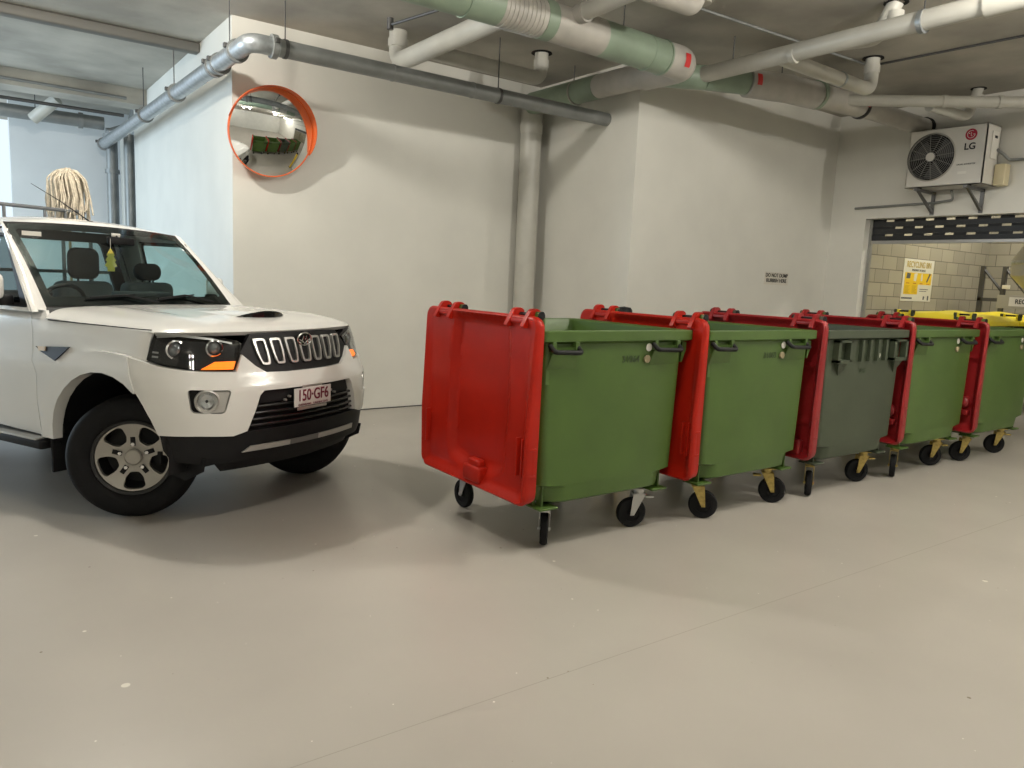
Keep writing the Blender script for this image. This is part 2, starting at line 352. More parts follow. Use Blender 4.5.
# lagged drain pipes
ZQ=3.77
t,o0=pipe('drain_pipe','thick lagged drain pipe with green and white sections and an elbow above the bins',[
 ([(1.8,5.2,ZQ-.05),(3.50,5.2,ZQ-.035)],.150,lagg,0,'green_section'),([(3.50,5.2,ZQ-.035),(3.92,5.2,ZQ-.035)],.152,lagw,0,'ribbed_section'),([(3.92,5.2,ZQ-.035),(4.03,5.2,ZQ-.035)],.157,lagg,0,'green_section'),
 ([(4.03,5.2,ZQ-.035),(4.60,5.22,ZQ-.035)],.153,lagw,0,'white_section'),([(4.60,5.22,ZQ-.035),(5.42,5.24,ZQ-.035)],.153,lagg,0,'green_section'),
 ([(5.42,5.24,ZQ-.035),(5.76,5.24,ZQ-.035),(5.78,5.80,ZQ-.02)],.154,lagw,.24,'elbow'),([(5.78,5.80,ZQ-.02),(5.82,6.55,ZQ)],.128,lagw,0,'white_section'),([(5.82,6.55,ZQ),(5.86,7.82,ZQ+.02)],.132,lagg,0,'green_section')])
for k in range(9): ring(t,o0,(3.54+k*.042,5.2,ZQ-.035),(1,0,0),.159,.014,lagw,'rib')
for x,y,d in((5.2,5.24,(1,0,0)),(5.42,5.24,(1,0,0)),(3.2,5.2,(1,0,0))): ring(t,o0,(x,y,ZQ-.035),d,.161,.02,lagg,'band')
ring(t,o0,(5.83,6.95,ZQ),(0,1,0),.138,.02,lagw,'band')
for p in((4.9,5.23),(5.83,7.0)): hanger(t,o0,(*p,ZQ),.13)
def sticker(t,o0,c,ax,r,a0,a1,w,m=red_st,name='red_label'):
    # curved label lying on a pipe (axis ax = unit dir), between angles a0..a1
    ax=Vector(ax).normalized(); sidev=ax.cross(Vector((0,0,1))).normalized(); c=Vector(c)-o0
    def f(i,j):
        a=a0+(a1-a0)*i; return c+ax*((j-.5)*w)+(sidev*math.cos(a)+Vector((0,0,1))*math.sin(a))*r
    return MB().grid(f,6,1).build(name,m,t)
sticker(t,o0,(5.62,5.24,ZQ-.035),(1,0,0),.158,-.5,.3,.07)
t,o0=pipe('drain_pipe','thick lagged pipe running behind the elbow to the door wall on the right',[
 ([(5.84,5.80,ZQ),(6.35,5.50,ZQ)],.122,lagg,0,'grey_section'),([(6.35,5.50,ZQ),(6.80,5.32,ZQ)],.12,lagg,0,'green_section'),
 ([(6.80,5.32,ZQ),(7.30,5.16,ZQ),(7.75,5.08,ZQ-.01)],.145,lagw,.3,'white_section'),([(7.75,5.08,ZQ),(8.5,5.04,ZQ)],.125,lagw,0,'white_section'),([(8.5,5.04,ZQ),(XD+.02,5.06,ZQ+.01)],.108,lagw,0,'white_section')])
ring(t,o0,(7.72,5.08,ZQ),(1,-.1,0),.155,.05,lagg,'band'); ring(t,o0,(8.55,5.04,ZQ),(1,0,0),.137,.02,steel,'band'); ring(t,o0,(XD-.03,5.06,ZQ+.01),(1,0,0),.125,.06,rubber,'wall_collar')
sticker(t,o0,(6.86,5.30,ZQ),(1,-.3,0),.149,-.3,.5,.06); sticker(t,o0,(8.5,5.04,ZQ),(1,0,0),.131,-.2,.35,.07)
hanger(t,o0,(7.2,5.18,ZQ),.13)
t,o0=pipe('downpipe','white vertical pipe standing in the inner corner of the back wall',[([(5.92,7.90,0),(5.92,7.90,ZQ+.05)],.135,pvc,0,'pipe_run')])
ring(t,o0,(5.92,7.90,3.5),(0,0,1),.145,.12,pvc,'pipe_socket')
t,o0=pipe('waste_pipe','long white pipe crossing the ceiling toward the top right corner',[([(6.28,5.48,ZQ+.01),(6.28,2.75,ZQ+.02)],.080,pvc,0,'pipe_run'),([(6.28,2.78,ZQ+.02),(6.28,1.4,ZQ+.04)],.098,pvc,0,'pipe_socket')])
ring(t,o0,(6.28,4.4,ZQ),(0,1,0),.086,.05,pvc,'pipe_socket'); ring(t,o0,(6.28,3.25,ZQ+.01),(0,1,0),.092,.04,galv,'pipe_clamp'); hanger(t,o0,(6.28,3.25,ZQ),.07); hanger(t,o0,(6.28,5.1,ZQ),.07)
MB().tube([Vector(p)-o0 for p in fillet([(6.28,2.5,ZQ+.03),(6.75,2.35,ZQ+.03),(8.2,2.3,ZQ+.03)],.2)],.07,20).build('branch_pipe',pvc,t)
def ceil_pipe(label,pts,r,br=.12,hole=True,m=pvc):
    t,o0=pipe('waste_pipe',label,[(pts,r,m,br,'pipe_run')])
    e=pts[-1]; ring(t,o0,(e[0],e[1],ZC-.12),(0,0,1),r*1.12,.08,m,'pipe_socket')
    if hole: MB().lathe([(r*1.02,-.004),(r*1.55,-.004),(r*1.5,.004),(r*1.02,.004)],24,Matrix.Translation(Vector((e[0],e[1],ZC-.006))-o0)).build('ceiling_hole_ring',rubber,t)
    return t,o0
t,o0=ceil_pipe('small white elbow pipe dropping from the ceiling right of the long pipe',[(6.3,4.55,ZQ),(7.86,4.55,ZQ-.02),(7.86,4.55,ZC)],.07)
ring(t,o0,(7.3,4.55,ZQ-.01),(1,0,0),.076,.03,galv,'pipe_clamp')
ceil_pipe('curved white pipe rising to the ceiling beside the long pipe',[(6.3,4.1,ZQ+.02),(6.50,3.75,ZQ+.04),(6.52,3.62,ZC)],.065,.1)
ceil_pipe('white pipe joining the green lagged pipe from the left ceiling outlet',[(3.74,5.25,ZQ),(3.74,7.35,ZQ+.0),(3.74,7.35,ZC)],.092,.17,False)
ceil_pipe('grey branch pipe behind the left white pipe, rising to a ceiling hole',[(3.78,6.85,ZQ+.03),(5.25,6.88,ZQ+.03),(5.25,6.88,ZC)],.075,.12)
t,o0=pipe('waste_pipe','white pipe joining the ribbed section from the top edge of the view',[([(4.24,5.25,ZQ+.03),(4.24,2.6,ZQ+.1)],.068,pvc,0,'pipe_run')])
ring(t,o0,(4.24,5.02,ZQ+.035),(0,1,0),.08,.1,lagw,'pipe_socket')
ceil_pipe('short lagged elbow pipe above the green pipe at the top edge',[(4.32,4.45,ZQ+.09),(4.92,4.45,ZQ+.10),(5.02,4.45,ZC)],.075,.1,False,lagw)
t,o0=pipe('waste_pipe','straight white pipe running from the lagged pipe past the air conditioner',[([(8.15,4.98,ZQ),(9.32,3.87,ZQ),(9.85,3.35,ZQ),(9.85,1.0,ZQ)],.062,pvc,.3,'pipe_run')])
for p in((8.9,4.27,ZQ),(9.32,3.87,ZQ)): ring(t,o0,p,(1,-.95,0),.07,.05,pvc,'pipe_socket')
ceil_pipe('short white elbow pipe dropping from the ceiling above the air conditioner',[(8.85,4.40,ZQ-.04),(9.60,4.32,ZQ-.05),(9.80,4.32,ZC)],.055,.16)
# thin support rod near the ceiling
t=thing('support_rod','thin dark rod hanging below the ceiling near the left outlet','rod',(3.3,6.3,3.9))
MB().tube([(0,.35,-.02),(.35,-1.0,.02)],.014,8).build('rod',steel,t); MB().cyl((.0,.35,-.06),(.0,.35,.04),.03,12).build('rod_end',steel,t); MB().cyl((.24,-.6,0),(.24,-.6,ZC-3.9),.006,8).build('hanger_rod',steel,t)

# ---------------------------------------------------------------- convex mirror
mt=thing('convex_mirror','round convex traffic mirror with orange hood on the back wall corner','mirror',(2.585,YB,2.96))
MR=Matrix.Translation((0,-.27,0))@Matrix.Rotation(math.radians(4),4,'Z')@Matrix.Rotation(math.radians(90+12),4,'X')
R0=.43; prof=[(R0*k/24,.085*(1-(k/24)**2)) for k in range(0,25)]; prof[0]=(.0005,.085)
MB().lathe(prof,64,MR).build('mirror_face',mirm,mt,smooth=80)
MB().lathe([(R0-.004,.0),(R0-.003,.006),(R0+.006,.006),(R0+.008,-.02),(R0,-.05),(.03,-.06)],64,MR).build('mirror_rim',orr,mt)
def hood(i,j):
    a=math.radians(-22+190*i)
    s=math.sin(pi*min(1,max(0,i)))**.6; L=.02+.13*s*(1-.45*i)
    r=R0+.010+.012*j
    return MR@Vector((r*math.cos(a),r*math.sin(a),-.02+L*j))
MB().grid(hood,48,4).build('mirror_hood',orr,mt,smooth=80).modifiers.new('solid','SOLIDIFY').thickness=.005
MB().cyl(MR@Vector((0,0,-.05)),(0,-.02,0),.025,12).rbox(-.06,.06,-.03,0,-.08,.08,.008).build('wall_bracket',steel,mt)

# ---------------------------------------------------------------- wall signs
t=thing('wall_sign','small white notice with two dark text lines on the wall above the bins','sign',(8.98,Y2,1.775))
MB().box(-.27,.27,-.004,0,-.085,.085).build('sign_plate',mat('notice_white',(.64,.61,.54),.5),t)
text('sign_text','DO NOT DUMP\nRUBBISH HERE',.07,txt,t,(0,-.006,.005),(pi/2,0,0),bold=.0015)
# air conditioner outdoor unit, front facing -X
ac=thing('air_conditioner','white outdoor air conditioner unit on brackets above the roller shutter','air conditioner',(XD,4.575,2.965))
fx=-.44; bx=-.08; y0,y1=-.445,.445; z1=.69
AR=Matrix(((0,0,-1,fx),(-1,0,0,.16),(0,1,0,.355),(0,0,0,1)))   # local xy of the front panel (x to the viewer's right = -Y), z outward
m=MB()
def acf(x,y,o=0): return Vector((fx-o,-x,y))
circ=[(-.16+.275*math.cos(2*pi*k/48),.355+.275*math.sin(2*pi*k/48)) for k in range(48)]
patch(m,rounded([(-.445,0),(.445,0),(.445,z1),(-.445,z1)],.012),acf,.06,[circ],.03)
m.box(fx,bx,y0,y0+.008,0,z1).box(fx,bx,y1-.008,y1,0,z1).box(fx,bx,y0,y1,z1-.008,z1).box(fx,bx,y0,y1,0,.008).box(bx-.01,bx,y0,y1,0,z1)
m.build('casing',acw,ac)
m=MB().lathe([(.275,.03),(.275,-.16),(.002,-.16)],48,AR); m.build('fan_shroud',black,ac)
m=MB()
for k in range(3):
    a=k*2*pi/3
    for sgn in(1,):
        m.grid(lambda i,j:AR@Vector(((.05+.2*i)*math.cos(a+j*1.1),(.05+.2*i)*math.sin(a+j*1.1),-.12+.06*j)),6,6)
m.build('fan_blades',mat('fan_grey',(.08,.08,.08),.5),ac)
m=MB()
for r in [.06+.0215*k for k in range(11)]: m.tube([AR@Vector((r*math.cos(2*pi*k/40),r*math.sin(2*pi*k/40),.012+.012*(1-r/.275))) for k in range(40)],.0022,5,closed=True)
gw=MB()
for k in range(12):
    a=k*pi/6+.1; gw.tube([AR@Vector((r*math.cos(a),r*math.sin(a),.016+.014*(1-r/.275))) for r in(.04,.16,.285)],.0025,6)
m.build('fan_guard',mat('guard_grey',(.25,.25,.24),.5),ac); gw.build('guard_spokes',mat('spoke_grey',(.30,.29,.26),.5),ac)
MB().lathe([(.052,.02),(.05,.034),(.001,.036)],24,AR).build('guard_hub',acw,ac)
MB().lathe([(.285,.0),(.29,.008),(.275,.016),(.27,0)],48,AR,close=True).build('guard_rim',mat('rim_grey',(.36,.35,.31),.4),ac)
RF=(pi/2,0,-pi/2)
MB().lathe([(.066,.000),(.066,.003),(.001,.003)],32,Matrix(((0,0,-1,fx),(-1,0,0,-.275),(0,1,0,.575),(0,0,0,1)))).build('logo_disc',mat('logo_red',(.35,.005,.03),.4),ac)
lw=MB(); LG=Matrix(((0,0,-1,fx-.004),(-1,0,0,-.275),(0,1,0,.575),(0,0,0,1)))
lw.tube([LG@Vector((.042*math.cos(a),.042*math.sin(a),0)) for a in [math.radians(60+k*12) for k in range(26)]],.003,6)
lw.tube([LG@Vector(p) for p in((0,.022,0),(0,-.018,0),(.014,-.018,0))],.003,6); lw.lathe([(.006,0),(.006,.002),(.001,.002)],12,LG@Matrix.Translation((-.02,.012,0))); lw.tube([LG@Vector(p) for p in((.02,0,0),(.044,0,0))],.003,6)
lw.build('logo_face',acw,ac)
text('brand_letters','LG',.105,txt,ac,(fx-.003,-.275,.435),RF,bold=.003)
text('energy_strip_text','DUAL INVERTER',.026,txt,ac,(fx-.003,-.255,.235),RF,sx=1.1); 
MB().box(fx-.003,fx,-.27,-.17,.125,.155).build('model_sticker',white,ac)
MB().rbox(bx-.22,bx-.06,y0-.012,y0,.30,.62,.008).build('valve_cover',white,ac); MB().rbox(bx-.17,bx-.10,y0-.016,y0-.004,.54,.57,.003).build('side_handle',black,ac)
for y in(-.30,.28):
    b=MB().box(-.50,0,y-.02,y+.02,-.045,-.012).box(-.03,0,y-.02,y+.02,-.30,-.012)
    b.add([(-.44,y-.015,-.045),(-.40,y-.015,-.045),(-.03,y-.015,-.28),(-.03,y-.015,-.24),(-.44,y+.015,-.045),(-.40,y+.015,-.045),(-.03,y+.015,-.28),(-.03,y+.015,-.24)],[(0,1,3,2),(4,6,7,5),(0,4,5,1),(2,3,7,6),(0,2,6,4),(1,5,7,3)])
    b.build('wall_bracket',mat('bracket_steel',(.16,.16,.16),.45,.6),ac); MB().cyl((-.40,y,-.014),(-.40,y,.004),.025,12).build('rubber_foot',rubber,ac)
MB().rbox(-.16,-.02,y0-.13,y0-.01,.0,.25,.012).build('isolator_box',mat('beige_box',(.62,.55,.36),.5),ac)
MB().tube(fillet([(-.15,y0-.01,.42),(-.13,y0-.08,.36),(-.06,y0-.12,.30),(-.03,y0-.2,.30),(-.03,-3.5,.30)],.05),.018,10).build('refrigerant_pipe',dgalv,ac)
MB().tube(fillet([(-.12,.02,-.02),(-.05,.02,-.13),(-.03,.25,-.15),(-.03,1.32,-.17)],.05),.016,10).build('drain_hose',dgalv,ac)

# ---------------------------------------------------------------- roller shutter
t=thing('roller_shutter','dark charcoal roller shutter with rows of slots, raised above the opening','shutter',(XD+.16,YO,0))
LEN=YO-YN; holes=[]; dz=.096
m=MB(); zt=2.66; zb=2.36
rows=4; 
def slat(z0,z1,slots):
    # one curved slat with rectangular slots
    ys=[0.0]; slots=[q+.05 for q in slots]; 
    for s in slots: ys+=[s,s+.105]
    ys.append(LEN)
    zs=[z0,z0+.060,z0+.088,z1]
    def xo(z): return -.006-.012*math.sin(pi*(z-z0)/(z1-z0))
    for i in range(len(ys)-1):
        for j in range(3):
            if j==1 and i%2==1: continue
            for x in(0,.003): m.add([(xo(zs[j])+x,-ys[i],zs[j]),(xo(zs[j])+x,-ys[i+1],zs[j]),(xo(zs[j+1])+x,-ys[i+1],zs[j+1]),(xo(zs[j+1])+x,-ys[i],zs[j+1])],[(0,1,2,3)])
for r in range(5):
    z0=zb+r*dz; off=.17 if r%2==0 else .30
    slat(z0,z0+dz-.003,[off+.262*k for k in range(int((LEN-.7)/.262)+1)])
    m.box(.0,.004,-LEN,0,z0+dz-.006,z0+dz)
m.build('slat_curtain',shut,t,recalc=False)
MB().rbox(-.025,.02,-LEN,0,zb-.045,zb,.006).build('bottom_bar',mat('bar_aluminium',(.42,.42,.42),.4,.5),t)
for y in(-.035,-LEN+.0): MB().box(-.03,.03,y,y+.035,0,ZL).build('guide_rail',mat('guide_grey',(.30,.30,.28),.45,.4),t)

# ---------------------------------------------------------------- recycling room contents
po=thing('poster','yellow and white recycling poster on the grey block wall','poster',(12.16,5.918,1.865))
po.scale=(.86,1,.97)
MB().box(-.55,.55,-.006,0,-.33,.34).build('poster_sheet',posterw,po)
text('heading_text','RECYCLING BIN',.135,gildt,po,(0,-.008,.25),(pi/2,0,0),sx=.92,bold=.002)
text('subheading_text','REMEMBER THE RULES',.05,ink,po,(0,-.008,.165),(pi/2,0,0))
MB().box(-.48,.50,-.008,0,-.06,.125).box(-.48,.02,-.008,0,-.22,-.06).build('yellow_panel',postery,po)
for i,x in enumerate((-.36,-.11,.13,.38)):
    m=MB()
    if i==0: m.prism([(x-.07,.03),(x+.06,.03),(x+.08,.11),(x-.05,.12)],.008,.010,Matrix(((1,0,0,0),(0,0,-1,0),(0,1,0,0),(0,0,0,1))))
    elif i==1: m.prism([(x-.05,.0),(x+.04,-.01),(x+.07,.12),(x-.04,.11)],.008,.010,Matrix(((1,0,0,0),(0,0,-1,0),(0,1,0,0),(0,0,0,1))))
    elif i==2: m.prism([(x-.03,.0),(x+.03,.0),(x+.03,.08),(x+.01,.12),(x-.01,.12),(x-.03,.08)],.008,.010,Matrix(((1,0,0,0),(0,0,-1,0),(0,1,0,0),(0,0,0,1))))
    else: m.prism([(x-.07,-.01),(x-.03,-.02),(x+.08,.12),(x+.03,.13)],.008,.010,Matrix(((1,0,0,0),(0,0,-1,0),(0,1,0,0),(0,0,0,1))))
    m.build('pictogram',[ink,posterw,posterw,ink][i],po)
    MB().box(x-.055,x+.055,-.0095,0,-.05,-.038).build('caption_bar',mat('caption_red',(.45,.12,.02),.6),po)
m=MB()
for k in range(7):
    for x in(-.36,-.11): m.box(x-.08,x+.08-.02*(k%3),-.0095,0,-.09-.018*k,-.084-.018*k)
m.build('text_lines',mat('line_brown',(.45,.30,.02),.6),po)
MB().box(-.53,-.15,-.008,0,-.295,-.27).box(.10,.42,-.008,0,-.14,-.128).box(.10,.36,-.008,0,-.17,-.16).build('footer_lines',ink,po)
MB().prism([(.25,-.30),(.30,-.30),(.31,-.25),(.26,-.24)],.007,.009,Matrix(((1,0,0,0),(0,0,-1,0),(0,1,0,0),(0,0,0,1)))).box(.42,.47,-.008,0,-.31,-.235).build('footer_emblem',ink,po)
rk=thing('steel_rack','dark steel angle frame standing by the block wall in the recycling room','rack',(13.3,5.18,0))
m=MB()
for y in(.27,-.05,-.6): m.box(-.03,.03,y-.03,y+.03,0,2.15)
m.box(-.03,.03,-.6,.3,1.60,1.65).box(-.03,.03,-.6,.3,1.30,1.34); m.build('upright_frame',steel,rk)
m=MB()
for y in(.27,-.05): m.tube([(0,y,2.12),(.0,y-.34,1.72)],.022,6)
m.build('brace',steel,rk); MB().rbox(-.05,-.03,-.16,-.05,1.80,1.86,.004).build('tag',white,rk)
ch=thing('waste_chute','large grey tapered waste chute at the right edge inside the recycling room','chute',(11.66,3.96,0))
MB().tube([(0,0,ZC-.002),(0,0,2.62),(0,0,2.16),(0,0,1.95),(0,0,1.75)],[.2,.2,.44,.44,.25],32).build('chute_body',mat('chute_grey',(.42,.41,.36),.45,.3),ch)
MB().lathe([(.44,2.10),(.452,2.11),(.452,2.14),(.44,2.15)],32).build('chute_band',galv,ch); MB().rbox(-.46,-.43,.03,.12,1.98,2.07,.004).build('chute_tag',white,ch)
rs=thing('recycling_sign','white sign reading recycling on a grey board, mounted on the rack','sign',(11.45,4.05,1.60))
MB().rbox(-.01,.01,-.42,.42,-.09,.09,.005).build('sign_board',mat('board_grey',(.40,.38,.31),.5),rs); MB().box(-.014,-.008,-.36,.27,-.055,.065).build('sign_plate',white,rs)
text('sign_text','RECYCLING',.085,txt,rs,(-.016,.0,.005),RF,sx=.86,bold=.002)
for y in (.2,-.2): MB().box(0,1.85,y-.01,y+.01,-.02,.0).build('sign_arm',steel,rs)
b=thing('bollard','yellow bollard with black cap behind the bins at the wall corner','bollard',(5.97,6.08,0))
MB().cyl((0,0,0),(0,0,1.27),.085,24).build('post',mat('bollard_yellow',(.72,.48,.02),.5),b); MB().lathe([(.09,1.27),(.09,1.32),(.07,1.35),(.001,1.36)],24).build('cap',black,b); MB().rbox(-.12,.12,-.12,.12,0,.012,.004).build('base_plate',steel,b)

# ---------------------------------------------------------------- wheelie bins
def rrect(hx,hy,r,z,cx=0,cy=0,n=4):
    out=[]
    for sx,sy,a0 in((1,1,0),(-1,1,90),(-1,-1,180),(1,-1,270)):
        for k in range(n+1):
            a=math.radians(a0+90*k/n); out.append((cx+sx*(hx-r)+r*math.cos(a),cy+sy*(hy-r)+r*math.sin(a),z))
    return out
def caster(root,x,y,ang,forkm,brake=False):
    t=MB(); t.rbox(-.055,.055,-.045,.045,.262,.272,.003).cyl((0,0,.262),(0,0,.232),.036,20)
    for s in(-1,1):
        t.add([(-.040,s*.030,.236),(.048,s*.030,.236),(.062,s*.030,.085),(.036,s*.030,.085),(-.040,s*.034,.236),(.048,s*.034,.236),(.062,s*.034,.085),(.036,s*.034,.085)],[(0,1,2,3),(4,5,6,7),(0,1,5,4),(1,2,6,5),(2,3,7,6),(3,0,4,7)])
    t.box(-.040,.048,-.034,.034,.228,.236).cyl((.048,-.040,.1),(.048,.040,.1),.010,10)
    c=t.build('caster',forkm,root,loc=(x,y,0),rot=(0,0,ang))
    MY=Matrix.Translation((.048,0,.1))@Matrix.Rotation(pi/2,4,'X')
    MB().lathe([(.06,-.022),(.092,-.023),(.1,-.013),(.1,.013),(.092,.023),(.06,.022)],40,MY,close=True).lathe([(.001,-.018),(.022,-.022),(.03,-.012),(.062,-.012),(.062,.012),(.03,.012),(.022,.022),(.001,.018)],32,MY).build('wheel',rubber,c)
    if brake: MB().rbox(-.10,-.04,-.025,.025,.20,.215,.005).build('brake_pedal',forkm,c)
    return c
BODYY=-.02
def make_bin(name,label,bodym,lidm,forkm,style,angs,numtxt,lidstyle,closed=False,group='green wheelie bins in a row'):
    t=thing(name,label,'wheelie bin',group=group)
    # ---- body: outer loft, rim and inner loft in one surface
    L=[rrect(.38,.40,.08,.265),rrect(.47,.48,.16,.285),rrect(.532,.545,.19,.315),rrect(.545,.552,.19,.405),rrect(.546,.553,.05,.425),rrect(.556,.556,.04,.9),rrect(.566,.56,.04,1.25),
       rrect(.61,.578,.035,1.262,.02),rrect(.62,.588,.035,1.267,.02),rrect(.62,.588,.035,1.322,.02),rrect(.614,.582,.03,1.328,.02),
       rrect(.565,.553,.03,1.328),rrect(.556,.545,.03,1.318),rrect(.545,.54,.035,.9),rrect(.52,.53,.05,.46),rrect(.44,.46,.08,.30)]
    m=MB().loft(L)
    m.build('body',bodym,t,smooth=40)
    for sx in(-1,1):
        for sy in(-1,1):
            for ax,ay in((.49,.50),(.515,.455)):
                MB().box(min(sx*(ax-.006),sx*(ax+.006)),max(sx*(ax-.006),sx*(ax+.006)),min(sy*(ay-.05),sy*ay),max(sy*(ay-.05),sy*ay),.285,.42).build('corner_rib',bodym,t,smooth=0)
            MB().rbox(min(sx*.40,sx*.535),max(sx*.40,sx*.535),min(sy*.40,sy*.54),max(sy*.40,sy*.54),.270,.284,.004).build('corner_plate',bodym,t)
    # recessed pockets and gussets under the rim, near and far faces
    for sy in(-1,1):
        p=MB(); f=sy*.558
        if style=='bar':
            for xa,xb in((-.545,-.515),(-.375,-.345),(.275,.305),(.475,.505)):
                p.rbox(xa,xb,min(f,f+sy*.035),max(f,f+sy*.035),1.205,1.265,.004)
            for xa,xb in((-.555,-.33),(.26,.52)):   # sloping hand pockets
                p.add([(xa,f-sy*.002,1.10),(xb,f-sy*.002,1.10),(xb,f-sy*.002,1.02),(xa,f-sy*.002,1.02),(xa+.03,f+sy*.028,1.235),(xb-.03,f+sy*.028,1.235)],[(0,1,5,4),(0,1,2,3)])
            # end gusset
            p.add([(.56,f,1.25),(.60,f,1.25),(.60,f,1.20),(.565,f,1.12),(.555,f,1.12),(.56,f-sy*.05,1.25),(.60,f-sy*.05,1.25),(.60,f-sy*.05,1.20),(.565,f-sy*.05,1.12),(.555,f-sy*.05,1.12)],[(0,1,2,3,4),(5,6,7,8,9),(1,2,7,6),(2,3,8,7)])
            p.build('handle_bracket',bodym,t,smooth=0)
        else:
            for xa,xb in((-.47,-.27),(.36,.58)):
                for a,b,c,d in((xa,xb,1.25,1.235),(xa,xb,1.10,1.075),(xa,xa+.035,1.25,1.08),(xb-.035,xb,1.25,1.08)):
                    p.box(a,b,min(f,f+sy*.05),max(f,f+sy*.05),d,c)
            for xa in(-.10,.02,.14,.26): p.box(xa,xa+.03,min(f,f+sy*.03),max(f,f+sy*.03),1.08,1.25)
            for xa,xb in((-.44,-.30),(.40,.54)): p.add([(xa,f,1.08),(xb,f,1.08),((xa+xb)/2,f,.97),(xa,f+sy*.04,1.08),(xb,f+sy*.04,1.08)],[(3,4,2),(0,3,2),(1,4,2),(0,1,4,3)])
            p.build('rim_bracket',bodym,t,smooth=0)
    if style=='bar':
        for sy in(-1,1):
            for xa,xb in((-.555,-.345),(.27,.50)):
                f=sy*.60
                MB().tube(fillet([(xa+.005,sy*.575,1.245),(xa+.005,f+sy*.02,1.212),(xb-.005,f+sy*.02,1.205),(xb-.005,sy*.58,1.235)],.02,5),.0145,12).build('handle',black,t)
    # stickers and plug on the near face
    def disc(x,z,r,m,name,th=.003): MB().lathe([(r,0),(r,th),(r*.8,th+.001),(.001,th+.001)],24,Matrix.Translation((x,-.562,z))@Matrix.Rotation(pi/2,4,'X')).build(name,m,t)
    disc(.250 if style=='bar' else .20,1.222 if style=='bar' else 1.12,.025,white,'round_sticker')
    if style=='bar': disc(.235,1.15,.024,mat('plug_brown',(.30,.25,.15),.6),'drain_plug',.012)
    if numtxt: text('stamped_number',numtxt,.06,mat('stamp_ink',(.03,.05,.02),.6),t,(.10 if style=='bar' else -.02,-.5635,1.15 if style=='bar' else 1.0),(pi/2,0,0),ext=.0006)
    # hinge uprights on the rear (-x) side
    HY=((-.525,-.30),(.27,.50))
    for ya,yb in HY:
        p=MB()
        for y in(ya,yb): p.prism([(-.60,1.28),(-.568,1.28),(-.570,1.40),(-.58,1.43),(-.61,1.43),(-.62,1.40)],y-.018,y+.018,Matrix(((1,0,0,0),(0,0,1,0),(0,1,0,0),(0,0,0,1))))
        p.build('hinge_post',bodym,t,smooth=0)
        MB().cyl((-.597,ya-.014,1.408),(-.597,yb+.014,1.408),.012,14).cyl((-.597,ya-.022,1.408),(-.597,ya-.016,1.408),.024,16).cyl((-.597,yb+.022,1.408),(-.597,yb+.016,1.408),.024,16).build('hinge_pin',black,t)
    # ---- lid hanging open: shell in the (y,z) plane, opening toward -x
    y0,y1=-.585,.61; zt,zbm=1.392,.345
    if not closed:
        def face(y,z,off=0):   # panel surface: x as function of y,z
            k=(zt-z)/(zt-zbm)
            back=-.618-.012*k - .028*math.sin(pi*min(1,k))**.5*0
            lipx=-.665-.038*min(1,k*1.6)-.006*k
            ey=min(y-y0,y1-.05*k-y); ez=min(zt-z,z-zbm)
            e=min(ey,ez*1.0); s=min(1,max(0,e/.055)); s=s*s*(3-2*s)
            x=lipx+(back-lipx)*s
            if lidstyle=='channel':
                yc=(y+.03); w=.25+.035*math.sin(pi*k)
                q=min(1,max(0,(abs(yc)-w)/.05)); q=q*q*(3-2*q)
                top=1 if z<1.36 else 0
                zb=min(1,max(0,(z-(.40+.6*yc*yc))/.07))
                x-=(.042*(q)+.042*(1-zb)*(1-q))*s
            else:
                for zz in(1.05,.62): 
                    d=abs(z-zz); x-=.02*max(0,1-d/.03)*s
            return (x+off,y,z)
        lm=MB(); P=rounded([(y0,zt),(y1,zt),(y1-.05,zbm),(y0-.005,zbm)],.07,6)
        patch(lm,P,face,.025,[],0,edge=False)
        # outer lip rolled back to the bin: flange side wall
        l=dens(P,.03); n=len(l); cy,cz=(y0+y1)/2,(zt+zbm)/2
        rings=[]
        for g,dx in((0,0),(.010,.006),(.014,.016),(.010,.045),(.004,.10)):
            r_=[]
            for a,b in l:
                x,_,_=face(a,b); k=(zt-b)/(zt-zbm); bx=-.606-.012*k
                r_.append((min(x+dx,bx),a+math.copysign(g,a-cy)*min(1,abs(a-cy)/.4),b+math.copysign(g,b-cz)*min(1,abs(b-cz)/.4)))
            rings.append(r_)
        vs=[v for r_ in rings for v in r_]; fs=[(i*n+k,i*n+(k+1)%n,(i+1)*n+(k+1)%n,(i+1)*n+k) for i in range(4) for k in range(n)]
        lm.add(vs,fs); lm.add([(v[0],v[1],v[2]) for v in rings[-1]],[tuple(range(n))])
        lid=lm.build('lid',lidm,t,smooth=40)
        # latch block, grip brackets
        if lidstyle=='channel':
            MB().rbox(-.715,-.64,-.15,.03,.36,.46,.016).rbox(-.70,-.64,-.12,.0,.44,.50,.016).build('latch_block',lidm,lid)
            for y in(y1-.09,y0+.03): 
                b=MB().rbox(-.70,-.635,y,y+.012,.50,.72,.003).rbox(-.70,-.635,y+.05,y+.062,.50,.72,.003).rbox(-.66,-.65,y,y+.06,.68,.72,.003).rbox(-.66,-.65,y,y+.06,.50,.54,.003); b.build('grip_bracket',lidm,lid)
        elif lidstyle=='ribs':
            MB().rbox(-.70,-.635,-.50,-.34,.36,.48,.02).build('latch_block',lidm,lid)
        else:
            MB().lathe([(.055,0),(.05,.03),(.03,.045),(.001,.05)],16,Matrix.Translation((-.64,-.46,.62))@Matrix.Rotation(-pi/2,4,'Y')).rbox(-.69,-.635,-.52,-.40,.50,.55,.01).build('latch_knob',lidm,lid)
